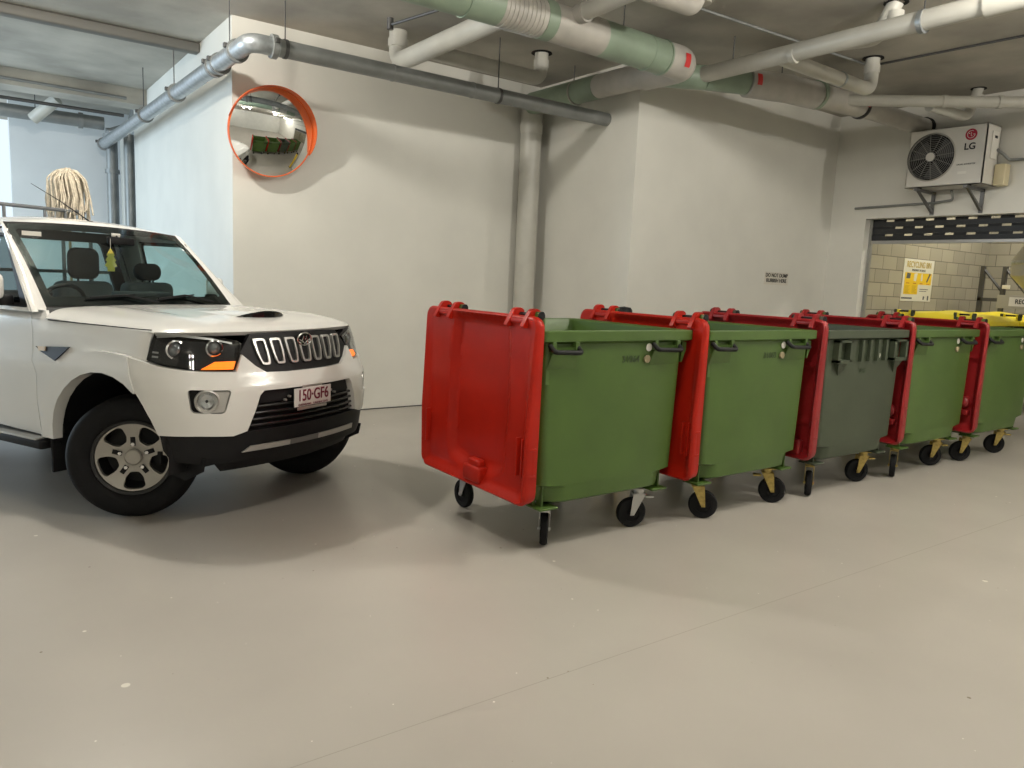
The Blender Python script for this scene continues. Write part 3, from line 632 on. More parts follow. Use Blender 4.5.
        # flange notch on the near edge
        MB().rbox(-.690,-.628,y0-.017,y0-.004,.50,.515,.002).rbox(-.690,-.628,y0-.017,y0-.004,.655,.67,.002).box(-.682,-.672,y0-.014,y0-.004,.515,.655).box(-.655,-.645,y0-.014,y0-.004,.515,.655).build('edge_grip',lidm,lid)
        for ya,yb in HY:
            a=MB()
            AP=rounded([(-.700,1.340),(-.655,1.335),(-.625,1.385),(-.575,1.385),(-.570,1.430),(-.600,1.447),(-.640,1.440)],.014,3)
            for y in(ya+.035,yb-.035):
                a=MB().prism(AP,y-.016,y+.016,Matrix(((1,0,0,0),(0,0,1,0),(0,1,0,0),(0,0,0,1))))
                a.build('hinge_arm',lidm,lid,smooth=30)
            MB().rbox(-.672,-.655,ya+.035,yb-.035,1.36,1.385,.005).build('hinge_web',lidm,lid)
    else:
        lm=MB()
        def top(i,j):
            x=-.62+1.24*i; y=-.60+1.20*j
            e=min(i,1-i)/.08; f=min(j,1-j)/.08; s=min(1,e)*min(1,f)
            dome=.05*math.sin(pi*i)**.7*math.sin(pi*j)**.7 if 0<i<1 and 0<j<1 else 0
            rid=.018*max(0,1-abs(j-.5)/.12)*(1 if .1<i<.8 else 0)
            return (x,y,1.335+.045*s+dome+rid*s)
        lm.grid(top,36,36); pr=[(-.62,-.60),(.62,-.60),(.62,.60),(-.62,.60)]
        d=dens(pr,.05); n=len(d); lm.add([(a,b,1.335) for a,b in d]+[(a*1.015,b*1.015,1.325) for a,b in d]+[(a*1.015,b*1.015,1.27) for a,b in d],[(r*n+i,r*n+(i+1)%n,(r+1)*n+(i+1)%n,(r+1)*n+i) for r in(0,1) for i in range(n)])
        lid=lm.build('lid',lidm,t,smooth=50)
        for ya,yb in HY: MB().rbox(-.63,-.55,ya+.02,ya+.045,1.37,1.43,.008).rbox(-.63,-.55,yb-.045,yb-.02,1.37,1.43,.008).build('hinge_arm',lidm,lid)
    for (x,y),a,fm,br in zip(((-.40,-.42),(.40,-.42),(-.40,.44),(.40,.44)),angs,(forkm if isinstance(forkm,(list,tuple)) else [forkm]*4),(0,1,0,1)): caster(t,x,y,a,fm,br)
    return t
R_=math.radians
def place(t,x,ynear,rz=0,k=1): t.location=(x,ynear+.588,0); t.rotation_euler=(0,0,R_(rz)); t.scale=(k,k,k); return t
redlit=redm
b1=make_bin('wheelie_bin','green wheelie bin nearest the car, its red lid hung fully in view',grn,redm,zinc,'bar',(R_(52),R_(155),R_(90),R_(180)),'31064','channel')
place(b1,3.185,3.235)
b2=make_bin('wheelie_bin','green wheelie bin second from the car, red lid and yellow castor forks',grn,redm,gold,'bar',(R_(-42),R_(-45),R_(60),R_(120)),'31063','channel')
place(b2,4.50,3.175)
b3=make_bin('wheelie_bin','grey-green wheelie bin in the middle of the row, with a faded red ribbed lid',dgrn,redf,gold,'box',(R_(215),R_(150),R_(80),R_(40)),'DG','ribs')
place(b3,5.83,3.15)
b4=make_bin('wheelie_bin','green wheelie bin just right of the grey-green one, red lid hung open',grn,redf,gold,'bar',(R_(205),R_(140),R_(60),R_(70)),'','knob')
place(b4,7.135,3.135)
b5=make_bin('wheelie_bin','green wheelie bin farthest right, cut by the edge of the photo',grn,redf,gold,'bar',(R_(140),R_(135),R_(60),R_(70)),'','knob')
place(b5,8.45,3.09)
y1b=make_bin('wheelie_bin','dark green bin with closed yellow lid, behind the far end of the red lidded row',dgrn,yel,zinc,'bar',(0,.5,1,2),'','',True,'yellow lidded bins in the doorway'); place(y1b,9.35,4.40)
y2b=make_bin('wheelie_bin','dark green bin with closed yellow lid, in the doorway below the recycling sign',dgrn,yel,zinc,'bar',(0,.5,1,2),'','',True,'yellow lidded bins in the doorway'); place(y2b,10.85,4.40)
y1b.location=(11.3,4.95,0);y2b.location=(12.62,4.9,0)

# ---------------------------------------------------------------- white utility vehicle (u forward, v left, z up; origin under the front axle)
FO=[(.25,-.14),(.38,-.07),(.47,-.035),(.6,-.015),(.75,0),(.88,-.008),(.97,-.05),(1.1,-.085),(1.2,-.12),(1.27,-.19),(1.32,-.26)]
SO=[(.25,-.1),(.40,-.045),(.47,-.025),(.7,-.005),(.95,-.01),(1.03,-.03),(1.15,-.05),(1.22,-.075),(1.27,-.11),(1.32,-.16)]
def interp(T,z):
    if z<=T[0][0]: return T[0][1]
    for (a,b),(c,d) in zip(T,T[1:]):
        if z<=c:
            k=(z-a)/(c-a); return b+(d-b)*k
    return T[-1][1]
# plan curve table: arc length from front centre -> u, v, normal angle (0=forward, 90=side)
PC=[]
def _pc():
    s=0;v=0;u=.80;N=60
    PC.append((0,u,0,0.0))
    for i in range(1,N+1):
        v2=.55*i/N;u2=.80-.26*v2*v2
        s+=math.hypot(v2-v,u2-u);u,v=u2,v2
        PC.append((s,u,v,math.atan(.52*v)))
    a0=math.atan(.52*.55);Rr=(.92-.55)/(1-math.sin(a0))
    for i in range(1,41):
        a=a0+(math.pi/2-a0)*i/40
        PC.append((s+Rr*(a-a0),u-Rr*(math.cos(a0)-math.cos(a)),v+Rr*(math.sin(a)-math.sin(a0)),a))
    PC.append((PC[-1][0]+6,PC[-1][1]-6,PC[-1][2],math.pi/2))
_pc()
TS=PC[-2][0];US=PC[-2][1]
def plan(s):
    lo,hi=0,len(PC)-1
    while hi-lo>1:
        m=(lo+hi)//2
        if PC[m][0]<=s: lo=m
        else: hi=m
    a,b=PC[lo],PC[hi];k=(s-a[0])/(b[0]-a[0]) if b[0]>a[0] else 0
    return [a[i]+(b[i]-a[i])*k for i in range(4)]
RM=[(0,0),(.5,.487),(.6,.584),(.7,.681),(.8,.778),(.9,.877),(1.0,.975),(1.1,1.066),(1.2,1.148),(1.3,1.243),(9,8.943)]
def remap(t):
    for (a,b),(c,d) in zip(RM,RM[1:]):
        if t<=c: return b+(d-b)*(t-a)/(c-a)
    return t
def W(t,z,off=0):
    s=remap(abs(t));_,u,v,a=plan(s)
    w=math.cos(a)**1.2 if a<math.pi/2-1e-6 else 0
    d=interp(FO,z)*w+interp(SO,z)*(1-w)+off
    return (u+math.cos(a)*d,math.copysign(v+math.sin(a)*d,t if t else 1),z)

CU,CV=1.4723,5.4156; CH=-63.195
ute=thing('pickup_truck','white pickup truck facing the bins, front wheels turned and orange indicators lit','pickup truck',(CU,CV,0),R_(CH))
def Wm(t,z,off=0): return W(t,z,off)
def mir(P): return [(-a,b) for a,b in P][::-1]
def panel(name,P,m,sp=.03,holes=(),base=0,thick=.02,parent=None,both=False,r=0,mapf=None):
    mb=MB(); mapf=mapf or Wm
    P=rounded(P,r) if r else P
    patch(mb,P,mapf,sp,[h for h in holes],thick,base)
    o=mb.build(name,m,parent or ute,smooth=40)
    if both:
        mb=MB(); patch(mb,mir(P),mapf,sp,[mir(h) for h in holes],thick,base); return o,mb.build(name,m,parent or ute,smooth=40)
    return o
# wheel arch in (t,z)
def arc(c,z0,ru,rz,a0,a1,n=14): return [(c+ru*math.cos(R_(a0+(a1-a0)*k/n)),z0+rz*math.sin(R_(a0+(a1-a0)*k/n))) for k in range(n+1)]
TC=-1.525
archL=arc(TC,.47,.50,.475,180,18)   # rear foot -> over the top -> front
arch_pts=[(-2.025,.47)]+archL[1:]+[(-1.045,.615)]
flare_out=[(-2.15,.47),(-2.10,.70),(-2.03,.85),(-1.92,.955),(-1.77,1.03),(-1.60,1.068),(-1.44,1.068),(-1.29,1.05)]
seam_b=(-1.215,.855)
# dark inner skin behind the outer panels
ins=[(-3.70,.42),(-3.70,1.24),(-2.2,1.20),(-1.2,1.18),(-.6,1.14),(0,1.15),(0,.40),(-.95,.44),(-1.03,.60)]+archL[::-1]+[(-2.03,.42)]
panel('inner_shell',ins,black,.08,base=-.035,thick=0,both=True)
fender=[(-2.16,1.210),(-1.85,1.213),(-1.478,1.213),(-1.158,1.203),(-1.170,1.052),(-1.175,1.03),(-1.29,1.05),(-1.44,1.068),(-1.60,1.068),(-1.77,1.03),(-1.92,.955),(-2.03,.85),(-2.10,.70),(-2.15,.47),(-2.199,.47),(-2.207,.87),(-2.252,.955),(-2.266,1.02),(-2.292,1.14),(-2.379,1.265),(-2.25,1.27)]
fl=panel('front_fender',fender,carw,.025,both=True,base=-.012)
panel('wheel_arch_flare',flare_out[:-1]+[(-1.31,1.058),seam_b]+[p for p in archL[::-1] if p[0]<-1.21]+[(-2.025,.47)],carw,.025,base=.024,thick=.08,both=True)
# bumper: full width
topb=[(-1.305,1.053),(-1.172,1.036),(-1.06,1.015),(-.894,.996),(-.80,.989),(-.572,.981),(-.522,1.08),(-.44,1.01),(-.367,.968),(-.2,.962)]
lowb=[(-.525,.622),(-.615,.600),(-.81,.612),(-1.045,.614)]+[p for p in archL[::-1] if p[0]>=-1.215]+[seam_b]
openg=[(-.405,.862),(-.44,.84),(-.525,.622)]
half=topb+[(0,.961)]; bump=half+mir(topb)[0:]+[]
right=[( -a,b) for a,b in topb][::-1]
outline=topb+right+[(-a,b) for a,b in lowb[::-1]]+[(.525,.622),(.44,.835),(.41,.862),(-.41,.862),(-.44,.835),(-.525,.622)]+lowb[1:]
oc=[]
for p in outline:
    if not oc or (abs(p[0]-oc[-1][0])+abs(p[1]-oc[-1][1]))>1e-4: oc.append(p)
fog=rounded([(-.874,.888),(-.625,.880),(-.668,.742),(-.855,.752)],.025)
bo=panel('front_bumper',oc,carw,.025,holes=[fog,mir(fog)],base=.016,thick=.05)
for sgn in(1,-1):
    S=lambda P: P if sgn==1 else mir(P)
    def wm(t,z,off=0,s=sgn): return W(t*s,z,off)
    q=MB(); patch(q,S([(-.88,.893),(-.62,.885),(-.66,.737),(-.86,.747)]),Wm,.03,[],.0,-.03,edge=False); fb=q.build('fog_lamp_recess',black,bo)
    q=MB(); patch(q,S(rounded([(-.80,.876),(-.632,.872),(-.672,.750),(-.80,.750),(-.825,.80)],.015)),Wm,.02,[S([(-.766+.042*math.cos(a*.39),.815+.050*math.sin(a*.39)) for a in range(16)])],.02,.004); q.build('fog_lamp_bezel',satin,bo)
    c=Vector(W(-.766*sgn,.815,-.012)); n=(Vector(W(-.766*sgn,.815,.1))-c).normalized(); MQ=Matrix.Translation(c)@n.to_track_quat('Z','Y').to_matrix().to_4x4()
    fo=MB().lathe([(.055,.012),(.062,.022),(.070,.018),(.072,.0)],28,MQ).build('fog_lamp',satin,bo); MB().lathe([(.055,.012),(.04,-.01),(.001,-.02)],24,MQ).build('reflector',chrome,fo); MB().lathe([(.054,.014),(.03,.022),(.001,.025)],24,MQ).build('lamp_lens',lens,fo)
# lower intake
li=panel('lower_intake',[(-.43,.885),(.43,.885),(.55,.60),(-.55,.60)],black,.05,base=-.035,thick=0)
for z in(.765,.725,.685,.648):
    q=MB(); w=.42+(.84-z)*.40
    q.grid(lambda i,j:W(-w+2*w*i,z+.010*math.sin(2*pi*j),-.012+.012*math.cos(2*pi*j)),24,8); q.build('intake_slat',blackg,li)
q=MB(); patch(q,[(-.405,.858),(.405,.858),(.43,.785),(-.43,.785)],Wm,.05,[],.02,-.012); q.build('intake_panel',black,li)
# lower black bumper and skid strip
lowp=[(-1.045,.612),(-.81,.610),(-.615,.597),(-.525,.618),(.525,.618),(.615,.597),(.81,.610),(1.045,.612),(1.03,.52),(.98,.455),(.80,.43),(.5,.425),(-.5,.425),(-.80,.43),(-.98,.455),(-1.03,.52)]
lb=panel('lower_bumper',lowp,black,.03,base=.004,thick=.05)
for a,b in((-.555,-.20),(-.20,.06),(.06,.50)):
    q=MB(); P=[(a,.492 if a>-.5 else .490),(b,.492 if b<.5 else .490),(b-(.06 if b>.5 else .0),.525),(a+(.06 if a<-.5 else .0),.525)]; patch(q,P,Wm,.03,[],.012,.022); q.build('skid_trim',satin if a!=-.20 else mat('dark_trim',(.16,.155,.15),.45,.3),lb)
q=MB(); patch(q,[(-.75,.45),(.75,.45),(.66,.36),(-.66,.36)],Wm,.05,[],.0,-.05,edge=False); q.build('air_dam',black,ute)
for s in(-1,1):
    fp=MB().prism([(.29,.47),(.62,.47),(.60,.39),(.45,.315),(.35,.33)],-.006,.006,Matrix(((1,0,0,0),(0,0,1,s*.72),(0,1,0,0),(0,0,0,1)))).build('wheel_liner_flap',rubber,ute)
    for u in(.40,.47): MB().cyl((u,s*.727,.40),(u,s*.735,.40),.009,10).build('bolt',chrome,fp)
# grille
gr=panel('grille',[(-.432,1.196),(-.28,1.203),(0,1.205),(.28,1.203),(.432,1.196),(.525,1.09),(.44,1.01),(.365,.966),(.2,.96),(0,.957),(-.2,.96),(-.365,.966),(-.44,1.01),(-.525,1.09)],black,.03,base=-.004,thick=.03)
for k in range(-3,4):
    c=k*.122; top=1.172 if k else 1.150; lean=-.006*k; wt,wb=(.046,.030) if k else (.052,.038)
    P=rounded([(c-wt-lean,top),(c+wt-lean,top),(c+wt*.95,1.08),(c+wb+lean,1.012),(c-wb+lean,1.012),(c-wt*.95,1.08)],.018,4)
    ctr=(c,1.09); inn=[(ctr[0]+(a-ctr[0])*.68,ctr[1]+(b-ctr[1])*.84) for a,b in P]
    q=MB(); patch(q,P,Wm,.02,[inn],.02,.012); q.build('grille_slot',satin,gr)
    q=MB(); patch(q,inn,Wm,.02,[],0,-.001,edge=False); q.build('slot_mesh',black,gr)
c=Vector(W(0,1.155,.022)); n=(Vector(W(0,1.155,.1))-c).normalized(); MQ=Matrix.Translation(c)@n.to_track_quat('Z','Y').to_matrix().to_4x4()
q=MB(); q.tube([MQ@Vector((.062*math.cos(a*.26),.040*math.sin(a*.26),0)) for a in range(24)],.006,8,closed=True)
bd=q.build('badge',chrome,gr)
q=MB(); q.tube([MQ@Vector(p) for p in((-.030,-.034,0),(-.012,.018,.004),(0,-.006,.004),(.012,.018,.004),(.030,-.034,0))],.005,6); q.tube([MQ@Vector(p) for p in((-.052,0,0),(-.02,-.012,.003),(0,-.03,.003),(.02,-.012,.003),(.052,0,0))],.004,6); q.build('badge_emblem',chrome,bd); MB().lathe([(.001,-.004),(.06,-.004)],24,MQ@Matrix.Diagonal((1,.63,1,1))).build('badge_plate',blackg,bd)
# number plate
np_=thing('number_plate',None,None); del_=1
np_.parent=ute; np_.location=(.812,-.02,.79); np_.scale=(1,.92,.92); np_.rotation_euler=(0,0,0)
MB().rbox(-.004,.004,-.186,.186,-.062,.068,.003).build('plate_sheet',mat('plate_white',(.60,.56,.54),.4),np_)
MB().rbox(-.006,-.002,-.10,.10,.066,.085,.003).rbox(-.006,-.002,-.15,.15,-.088,-.066,.003).build('plate_holder',satin,np_)
text('plate_characters','150\u00b7GF6',.112,maroon,np_,(.006,-.0,.012),(pi/2,0,pi/2),sx=.82,bold=.0015)
text('plate_caption','QUEENSLAND - SUNSHINE STATE',.020,maroon,np_,(.006,0,-.050),(pi/2,0,pi/2))
for s in(-1,1): MB().cyl((-.03,s*.21,.02),(-.01,s*.21,.02),.008,10).cyl((-.03,s*.25,-.0),(-.01,s*.25,-.0),.008,10).build('bolt',satin,np_)
# headlights
HL=[(-1.128,1.207),(-.946,1.214),(-.722,1.194),(-.535,1.160),(-.505,1.148),(-.530,1.07),(-.572,.990),(-.804,.996),(-.956,1.012),(-1.165,1.045),(-1.150,1.12)]
for s in(1,-1):
    S=(lambda P:P) if s==1 else mir
    q=MB(); patch(q,S(HL),Wm,.04,[],0,-.06,edge=False)
    l=dens(S(HL),.03); nn=len(l); q.add([W(a,b,-.002) for a,b in l]+[W(a,b,-.06) for a,b in l],[(i,(i+1)%nn,nn+(i+1)%nn,nn+i) for i in range(nn)])
    hl=q.build('headlight',blackg,ute)
    q=MB(); patch(q,S(HL),Wm,.03,[],.0,.002,edge=False); q.build('headlight_lens',lens,hl)
    for tt,zz,r in((-.985,1.108,.048),(-.705,1.118,.044)):
        c=Vector(W(tt*s,zz,-.045)); n=Vector((1,-.35*(1 if s==1 else -1),0)).normalized(); MQ=Matrix.Translation(c)@n.to_track_quat('Z','Y').to_matrix().to_4x4()
        q=MB().lathe([(r*1.15,.0),(r*1.2,.02),(r,.024),(r*.95,.0)],24,MQ,close=True); rr_=q.build('projector_ring',chrome,hl); MB().lathe([(r*.9,.004),(r*.75,.018),(r*.4,.028),(.001,.031)],24,MQ).build('projector_lens',mat('projector_glass',(.25,.27,.28),.05,.6),rr_)
    q=MB(); patch(q,S([(-.80,.998),(-.705,1.040),(-.556,1.040),(-.580,.994)]),Wm,.02,[],.012,-.012); q.build('indicator',orange,hl)
    q=MB(); patch(q,S([(-1.12,1.185),(-.95,1.198),(-.72,1.178),(-.56,1.150),(-.56,1.140),(-.72,1.166),(-.95,1.184),(-1.12,1.172)]),Wm,.02,[],.01,-.02); q.build('headlight_brow',satin,hl)
    q=MB()
    for z in(1.06,1.085): patch(q,S([(-1.14,z),(-1.09,z-.002),(-1.09,z+.008),(-1.14,z+.010)]),Wm,.02,[],.004,-.02)
    q.build('side_reflector',satin,hl)
    q=MB(); patch(q,S([(-2.22,1.045),(-1.88,1.066),(-2.00,.972),(-2.165,1.02)]),Wm,.03,[],.01,.004)
    ind=q.build('side_garnish',black,ute); q=MB(); patch(q,S([(-2.19,1.048),(-2.11,1.052),(-2.11,1.024),(-2.17,1.022)]),Wm,.02,[],.006,.010); q.build('side_repeater',mat('repeater',(.70,.55,.38),.3),ind)
# bonnet
def zf(a): return 1.213-.010*abs(a)**4
def bonnet(a,b,off=0):
    f=Vector(W(a*1.155,zf(a),-.0)); k=Vector((-.735+.05*a**4,.838*a,1.300-.015*a*a-.058*abs(a)**14))
    e=abs(a)
    # side edge runs straight along the fender
    fu=f.x; p=f.lerp(k,b)
    if e>0:
        vmax=.838 ; side=Vector((0,0,0))
        grow=1-(1-min(1,b*3.2))**2
        p.y=f.y+(k.y-f.y)*(b if e<.9 else b)
    p.z+=.064*(1-abs(2*b-1)**3.2)**.6*(1-e**4)*(1-.8*b)*(1 if b<1 else 0)
    p.z+=.010*math.exp(-((e-.62)/.10)**2)*min(1,b*4)*min(1,(1-b)*6)
    return (p.x,p.y,p.z+off)
q=MB(); q.grid(lambda i,j:bonnet(-1+2*i,j),64,40)
ring_=[bonnet(-1+2*i/64,0) for i in range(65)]+[bonnet(1,j/40) for j in range(1,41)]+[bonnet(1-2*i/64,1) for i in range(1,65)]+[bonnet(-1,1-j/40) for j in range(1,40)]
nn=len(ring_); q.add(ring_+[(p[0]*.985-.01,p[1]*.985,p[2]-.022) for p in ring_],[(i,(i+1)%nn,nn+(i+1)%nn,nn+i) for i in range(nn)])
bn=q.build('bonnet',carw,ute,smooth=40)
MB().tube([W(-1.165-.99*k/24,1.2165+(0 if k<22 else .001),-.004) for k in range(25)],.0035,6).build('bonnet_gap_dark_line',rubber,ute)  # black tube added to draw the dark gap between bonnet and fender
MB().tube([W(1.165+.99*k/24,1.2165,-.004) for k in range(25)],.0035,6).build('bonnet_gap_dark_line',rubber,ute)  # same drawn gap shade on the far side
# bonnet scoop
def scoop(i,j):
    v=-.22+.44*i; u=.38-.62*j; w=(math.sin(pi*i))**.8
    zb=bonnet(v/.838,max(0,(.76-u)/1.5))[2]
    return (u+.02*w-.06*(1-w),v,zb-.004+.042*w*(1-j)**1.2)
q=MB(); q.grid(scoop,24,16); q.build('bonnet_scoop',carw,bn,smooth=60)
q=MB(); q.grid(lambda i,j:(scoop(.1+.8*i,0)[0]+.003,scoop(.1+.8*i,0)[1],scoop(.1+.8*i,0)[2]-.008-.036*math.sin(pi*(.08+.84*i))**.6*j),20,3); q.build('scoop_opening',blackg,bn)
# greenhouse
def S2(u,z,off=0,s=-1): return (u,s*(.882-(z-1.27)*.31+off),z)
def ws(a,b,off=0):
    p0=Vector((-.80+.075*(1-a*a),.765*a,1.297)); p1=Vector((-1.350+.05*(1-a*a),.695*a,1.828+.022*(1-a*a)))
    p=p0.lerp(p1,b); p.z+=.012*math.sin(pi*b); p.x+=.012*math.sin(pi*b); return (p.x+off*.7,p.y,p.z+off*.7)
q=MB(); patch(q,[(-.985,.0),(.985,.0),(.985,1),(-.985,1)],ws,.08,[],0,.004,edge=False); wsg=q.build('windscreen',glass,ute)
q=MB(); patch(q,[(-1,-.03),(1,-.03),(1,1.03),(-1,1.03)],ws,.06,[rounded([(-.93,.10),(.93,.10),(.93,.935),(-.93,.935)],.04)],.006,.0); q.build('windscreen_border',blackg,wsg)
# cowl
q=MB(); q.grid(lambda i,j:tuple(Vector(bonnet(-1+2*i,1)).lerp(Vector(ws(-1+2*i,-.02)),j)-Vector((0,0,.012*math.sin(pi*j)))),30,3); q.build('cowl',black,ute)
for a0,a1,nm in((-.45,.10,1),(.25,.80,1)):
    p=[Vector(ws(a0,0,.02)),Vector(ws(a0-.30,.13,.02)),Vector(ws(a0-.62 if a0<0 else a0-.70,.06,.018))]
for piv,tip in(((.02,.0),(-.62,.07)),((.72,.0),(.05,.055))):
    wq=MB().tube([ws(piv[0],piv[1],.03),ws((piv[0]*.5+tip[0]*.5),.09,.028),ws(tip[0],tip[1],.02)],.007,8); wo=wq.build('wiper',black,ute)
    MB().tube([ws(piv[0]-.20,.105,.018),ws(tip[0]-.04,tip[1]-.01,.014)],.006,6).build('wiper_blade',rubber,wo)
RU0,RU1=-1.350,-2.17
def roof(i,j):
    a=-1+2*i; f=Vector(ws(a,1.03)); u1=RU1+.02*(1-a*a); k=Vector((u1,.70*a,1.838+.022*(1-a*a))); p=f.lerp(k,j)
    p.z+=.058*(1-abs(a)**3)*math.sin(pi*min(1,j*1.0+.0))**.6 if 0<j<1 else 0
    return tuple(p)
q=MB(); q.grid(roof,32,20)
for s in(-1,1): q.grid(lambda i,j:(lambda A,B:tuple(A.lerp(B,j)))(Vector(roof(0 if s<0 else 1,i)),Vector(S2(-1.36+(-.81)*i,1.792,.004,s))),16,2)
rf=q.build('roof',carw,ute,smooth=60)
WIN=[(-.80,1.285),(-1.27,1.765),(-1.84,1.775),(-1.90,1.285)]
for s in(-1,1):
    mf=lambda u,z,off=0,s=s: S2(u,z,off,s)
    # A pillar
    q=MB(); q.grid(lambda i,j:tuple(Vector(ws(s*1.0,-.06+1.10*i)).lerp(Vector(S2(-.77-.55*i,1.265+.53*i,.004,s)),j)+Vector((.012*math.sin(pi*j),s*.012*math.sin(pi*j),.01*math.sin(pi*j)))),14,6); q.build('a_pillar',carw,ute,smooth=70)
    q=MB(); patch(q,[(-.745,1.262),(-1.31,1.796),(-2.17,1.796),(-2.17,1.262)],mf,.06,[rounded(WIN,.03)],.04); q.build('door_frame',carw,ute)
    q=MB(); patch(q,rounded(WIN,.03),mf,.1,[],0,-.012,edge=False); q.build('side_window',sglass if s<0 else glass,ute)
    q=MB(); patch(q,[(-.79,1.283),(-1.275,1.775),(-1.85,1.785),(-1.91,1.283)],mf,.06,[rounded([(-.90,1.31),(-1.29,1.745),(-1.82,1.755),(-1.86,1.31)],.03)],.01,-.006); q.build('window_seal',black,ute)
D=[(-2.27,1.02),(-2.297,1.14),(-2.385,1.268),(-3.42,1.268),(-3.42,.50),(-2.205,.47),(-2.212,.87),(-2.257,.955)]
d1,d2=panel('front_door',D,carw,.05,both=True,base=-.012)
for s,d in((-1,d1),(1,d2)):
    MB().rbox(-1.78,-1.60,min(s*.905,s*.935),max(s*.905,s*.935),1.08,1.11,.008).build('door_handle',carw,d)
    du=0 if s<0 else -.18; ve=1.13 if s<0 else .975
    M_=MB().rbox(-1.10+du,-.93+du,min(s*.93,s*ve),max(s*.93,s*ve),1.33,1.50,.04); mo=M_.build('side_mirror',carw,d); MB().box(-1.105+du,-1.098+du,min(s*.955,s*(ve-.025)),max(s*.955,s*(ve-.025)),1.35,1.48).build('mirror_glass',chrome,mo); MB().rbox(-1.04+du,-.97+du,min(s*.86,s*.95),max(s*.86,s*.95),1.29,1.36,.015).build('mirror_arm',black,mo)
    q=MB(); mf=lambda u,z,off=0,s=s: S2(u,z,off,s)
q=MB(); patch(q,[(-3.435,1.265),(-3.68,1.265),(-3.68,.47),(-3.435,.47)],Wm,.05,[],.02); q2=q; patch(q2,mir([(-3.435,1.265),(-3.68,1.265),(-3.68,.47),(-3.435,.47)]),Wm,.05,[],.02)
q2.build('cab_corner',carw,ute)
# rear wall of the cab with its window
def rw(a,z,off=0): return (-2.172-off,a*(.905 if z<1.27 else .882-(z-1.27)*.31)/.9,z)
q=MB(); patch(q,[(-.9,.5),(.9,.5),(.9,1.84),(-.9,1.84)],rw,.08,[rounded([(-.72,1.32),(.72,1.32),(.68,1.76),(-.68,1.76)],.05)],.03); q.build('cab_rear_wall',seatm,ute)
q=MB(); patch(q,rounded([(-.72,1.32),(.72,1.32),(.68,1.76),(-.68,1.76)],.05),rw,.1,[],0,.0,edge=False); q.build('rear_window',glass,ute)
# interior
dash=mat('dashboard_grey',(.03,.032,.034),.7)
MB().add([(-.78,-.80,1.28),(-.78,.80,1.28),(-1.12,.80,1.33),(-1.12,-.80,1.33),(-1.20,-.80,1.18),(-1.20,.80,1.18),(-1.10,-.8,.9),(-1.10,.8,.9)],[(0,1,2,3),(3,2,5,4),(4,5,7,6)]).rbox(-1.10,-.85,-.10,.26,1.33,1.385,.02).build('dashboard',dash,ute,bevel=.02)
MB().box(-2.17,-.5,-.86,.86,.50,.56).box(-.62,-.58,-.80,.80,.5,1.24).build('cab_floor',black,ute)
sw=MB().tube([Vector((-1.22+.06*math.cos(a*.2618)*0,-.40+.18*math.cos(a*.2618),1.26+.18*math.sin(a*.2618)*.9))+Vector((-.10*math.sin(a*.2618)*-1*.6,0,0)) for a in range(24)],.015,8,closed=True)
sw.tube([(-1.05,-.40,1.15),(-1.22,-.40,1.26)],.03,10).tube([(-1.22,-.57,1.26),(-1.22,-.23,1.26)],.014,8); sw.build('steering_wheel',black,ute)
for v in(.03,.60):
    st=MB().rbox(-1.62,-1.15,v-.22,v+.22,.62,.80,.05); st.rbox(-1.70,-1.52,v-.22,v+.22,.72,1.44,.06); so=st.build('seat',mat('grey_seat_fabric',(.10,.105,.11),.9),ute)
    MB().rbox(-1.66,-1.55,v-.125,v+.125,1.455,1.70 if v<.1 else 1.60,.062).cyl((-1.60,v-.05,1.40),(-1.60,v-.05,1.5),.008,8).cyl((-1.60,v+.05,1.40),(-1.60,v+.05,1.5),.008,8).build('headrest',seatm,so)
rv=MB().rbox(-1.17,-1.14,-.07,.15,1.73,1.785,.012).build('rear_view_mirror',black,ute); MB().cyl((-1.15,.03,1.77),(-1.23,.02,1.82),.008,8).build('mirror_stem',black,rv)
MB().box(-1.21,-1.205,-.66,-.53,1.755,1.785).build('windscreen_sticker',white,ute); MB().rbox(-1.20,-1.185,-.01,.06,1.79,1.815,.004).build('windscreen_sticker',white,ute)
# tree-shaped air freshener
fr=thing('air_freshener',None,None); fr.parent=ute; fr.location=(-1.08,-.10,1.60)
MB().prism([(-.028,-.07),(.028,-.07),(.028,-.04),(.05,-.03),(.03,.0),(.042,.012),(.022,.04),(.032,.05),(0,.10),(-.032,.05),(-.022,.04),(-.042,.012),(-.03,.0),(-.05,-.03),(-.028,-.04)],-.002,.002,Matrix(((0,0,1,0),(1,0,0,0),(0,1,0,0),(0,0,0,1)))).build('tree_card',mat('air_freshener_yellow',(.60,.50,.08),.6),fr); MB().cyl((0,0,.10),(0,.0,.17),.0015,5).build('string',white,fr)
# antenna
an=MB().cyl((-1.46,.0,1.885),(-1.46,.0,1.905),.022,12).tube([(-1.46,.0,1.90),(-1.66,-.11,2.05),(-1.86,-.20,2.17)],[.006,.004,.002],8); an.build('antenna',black,ute)
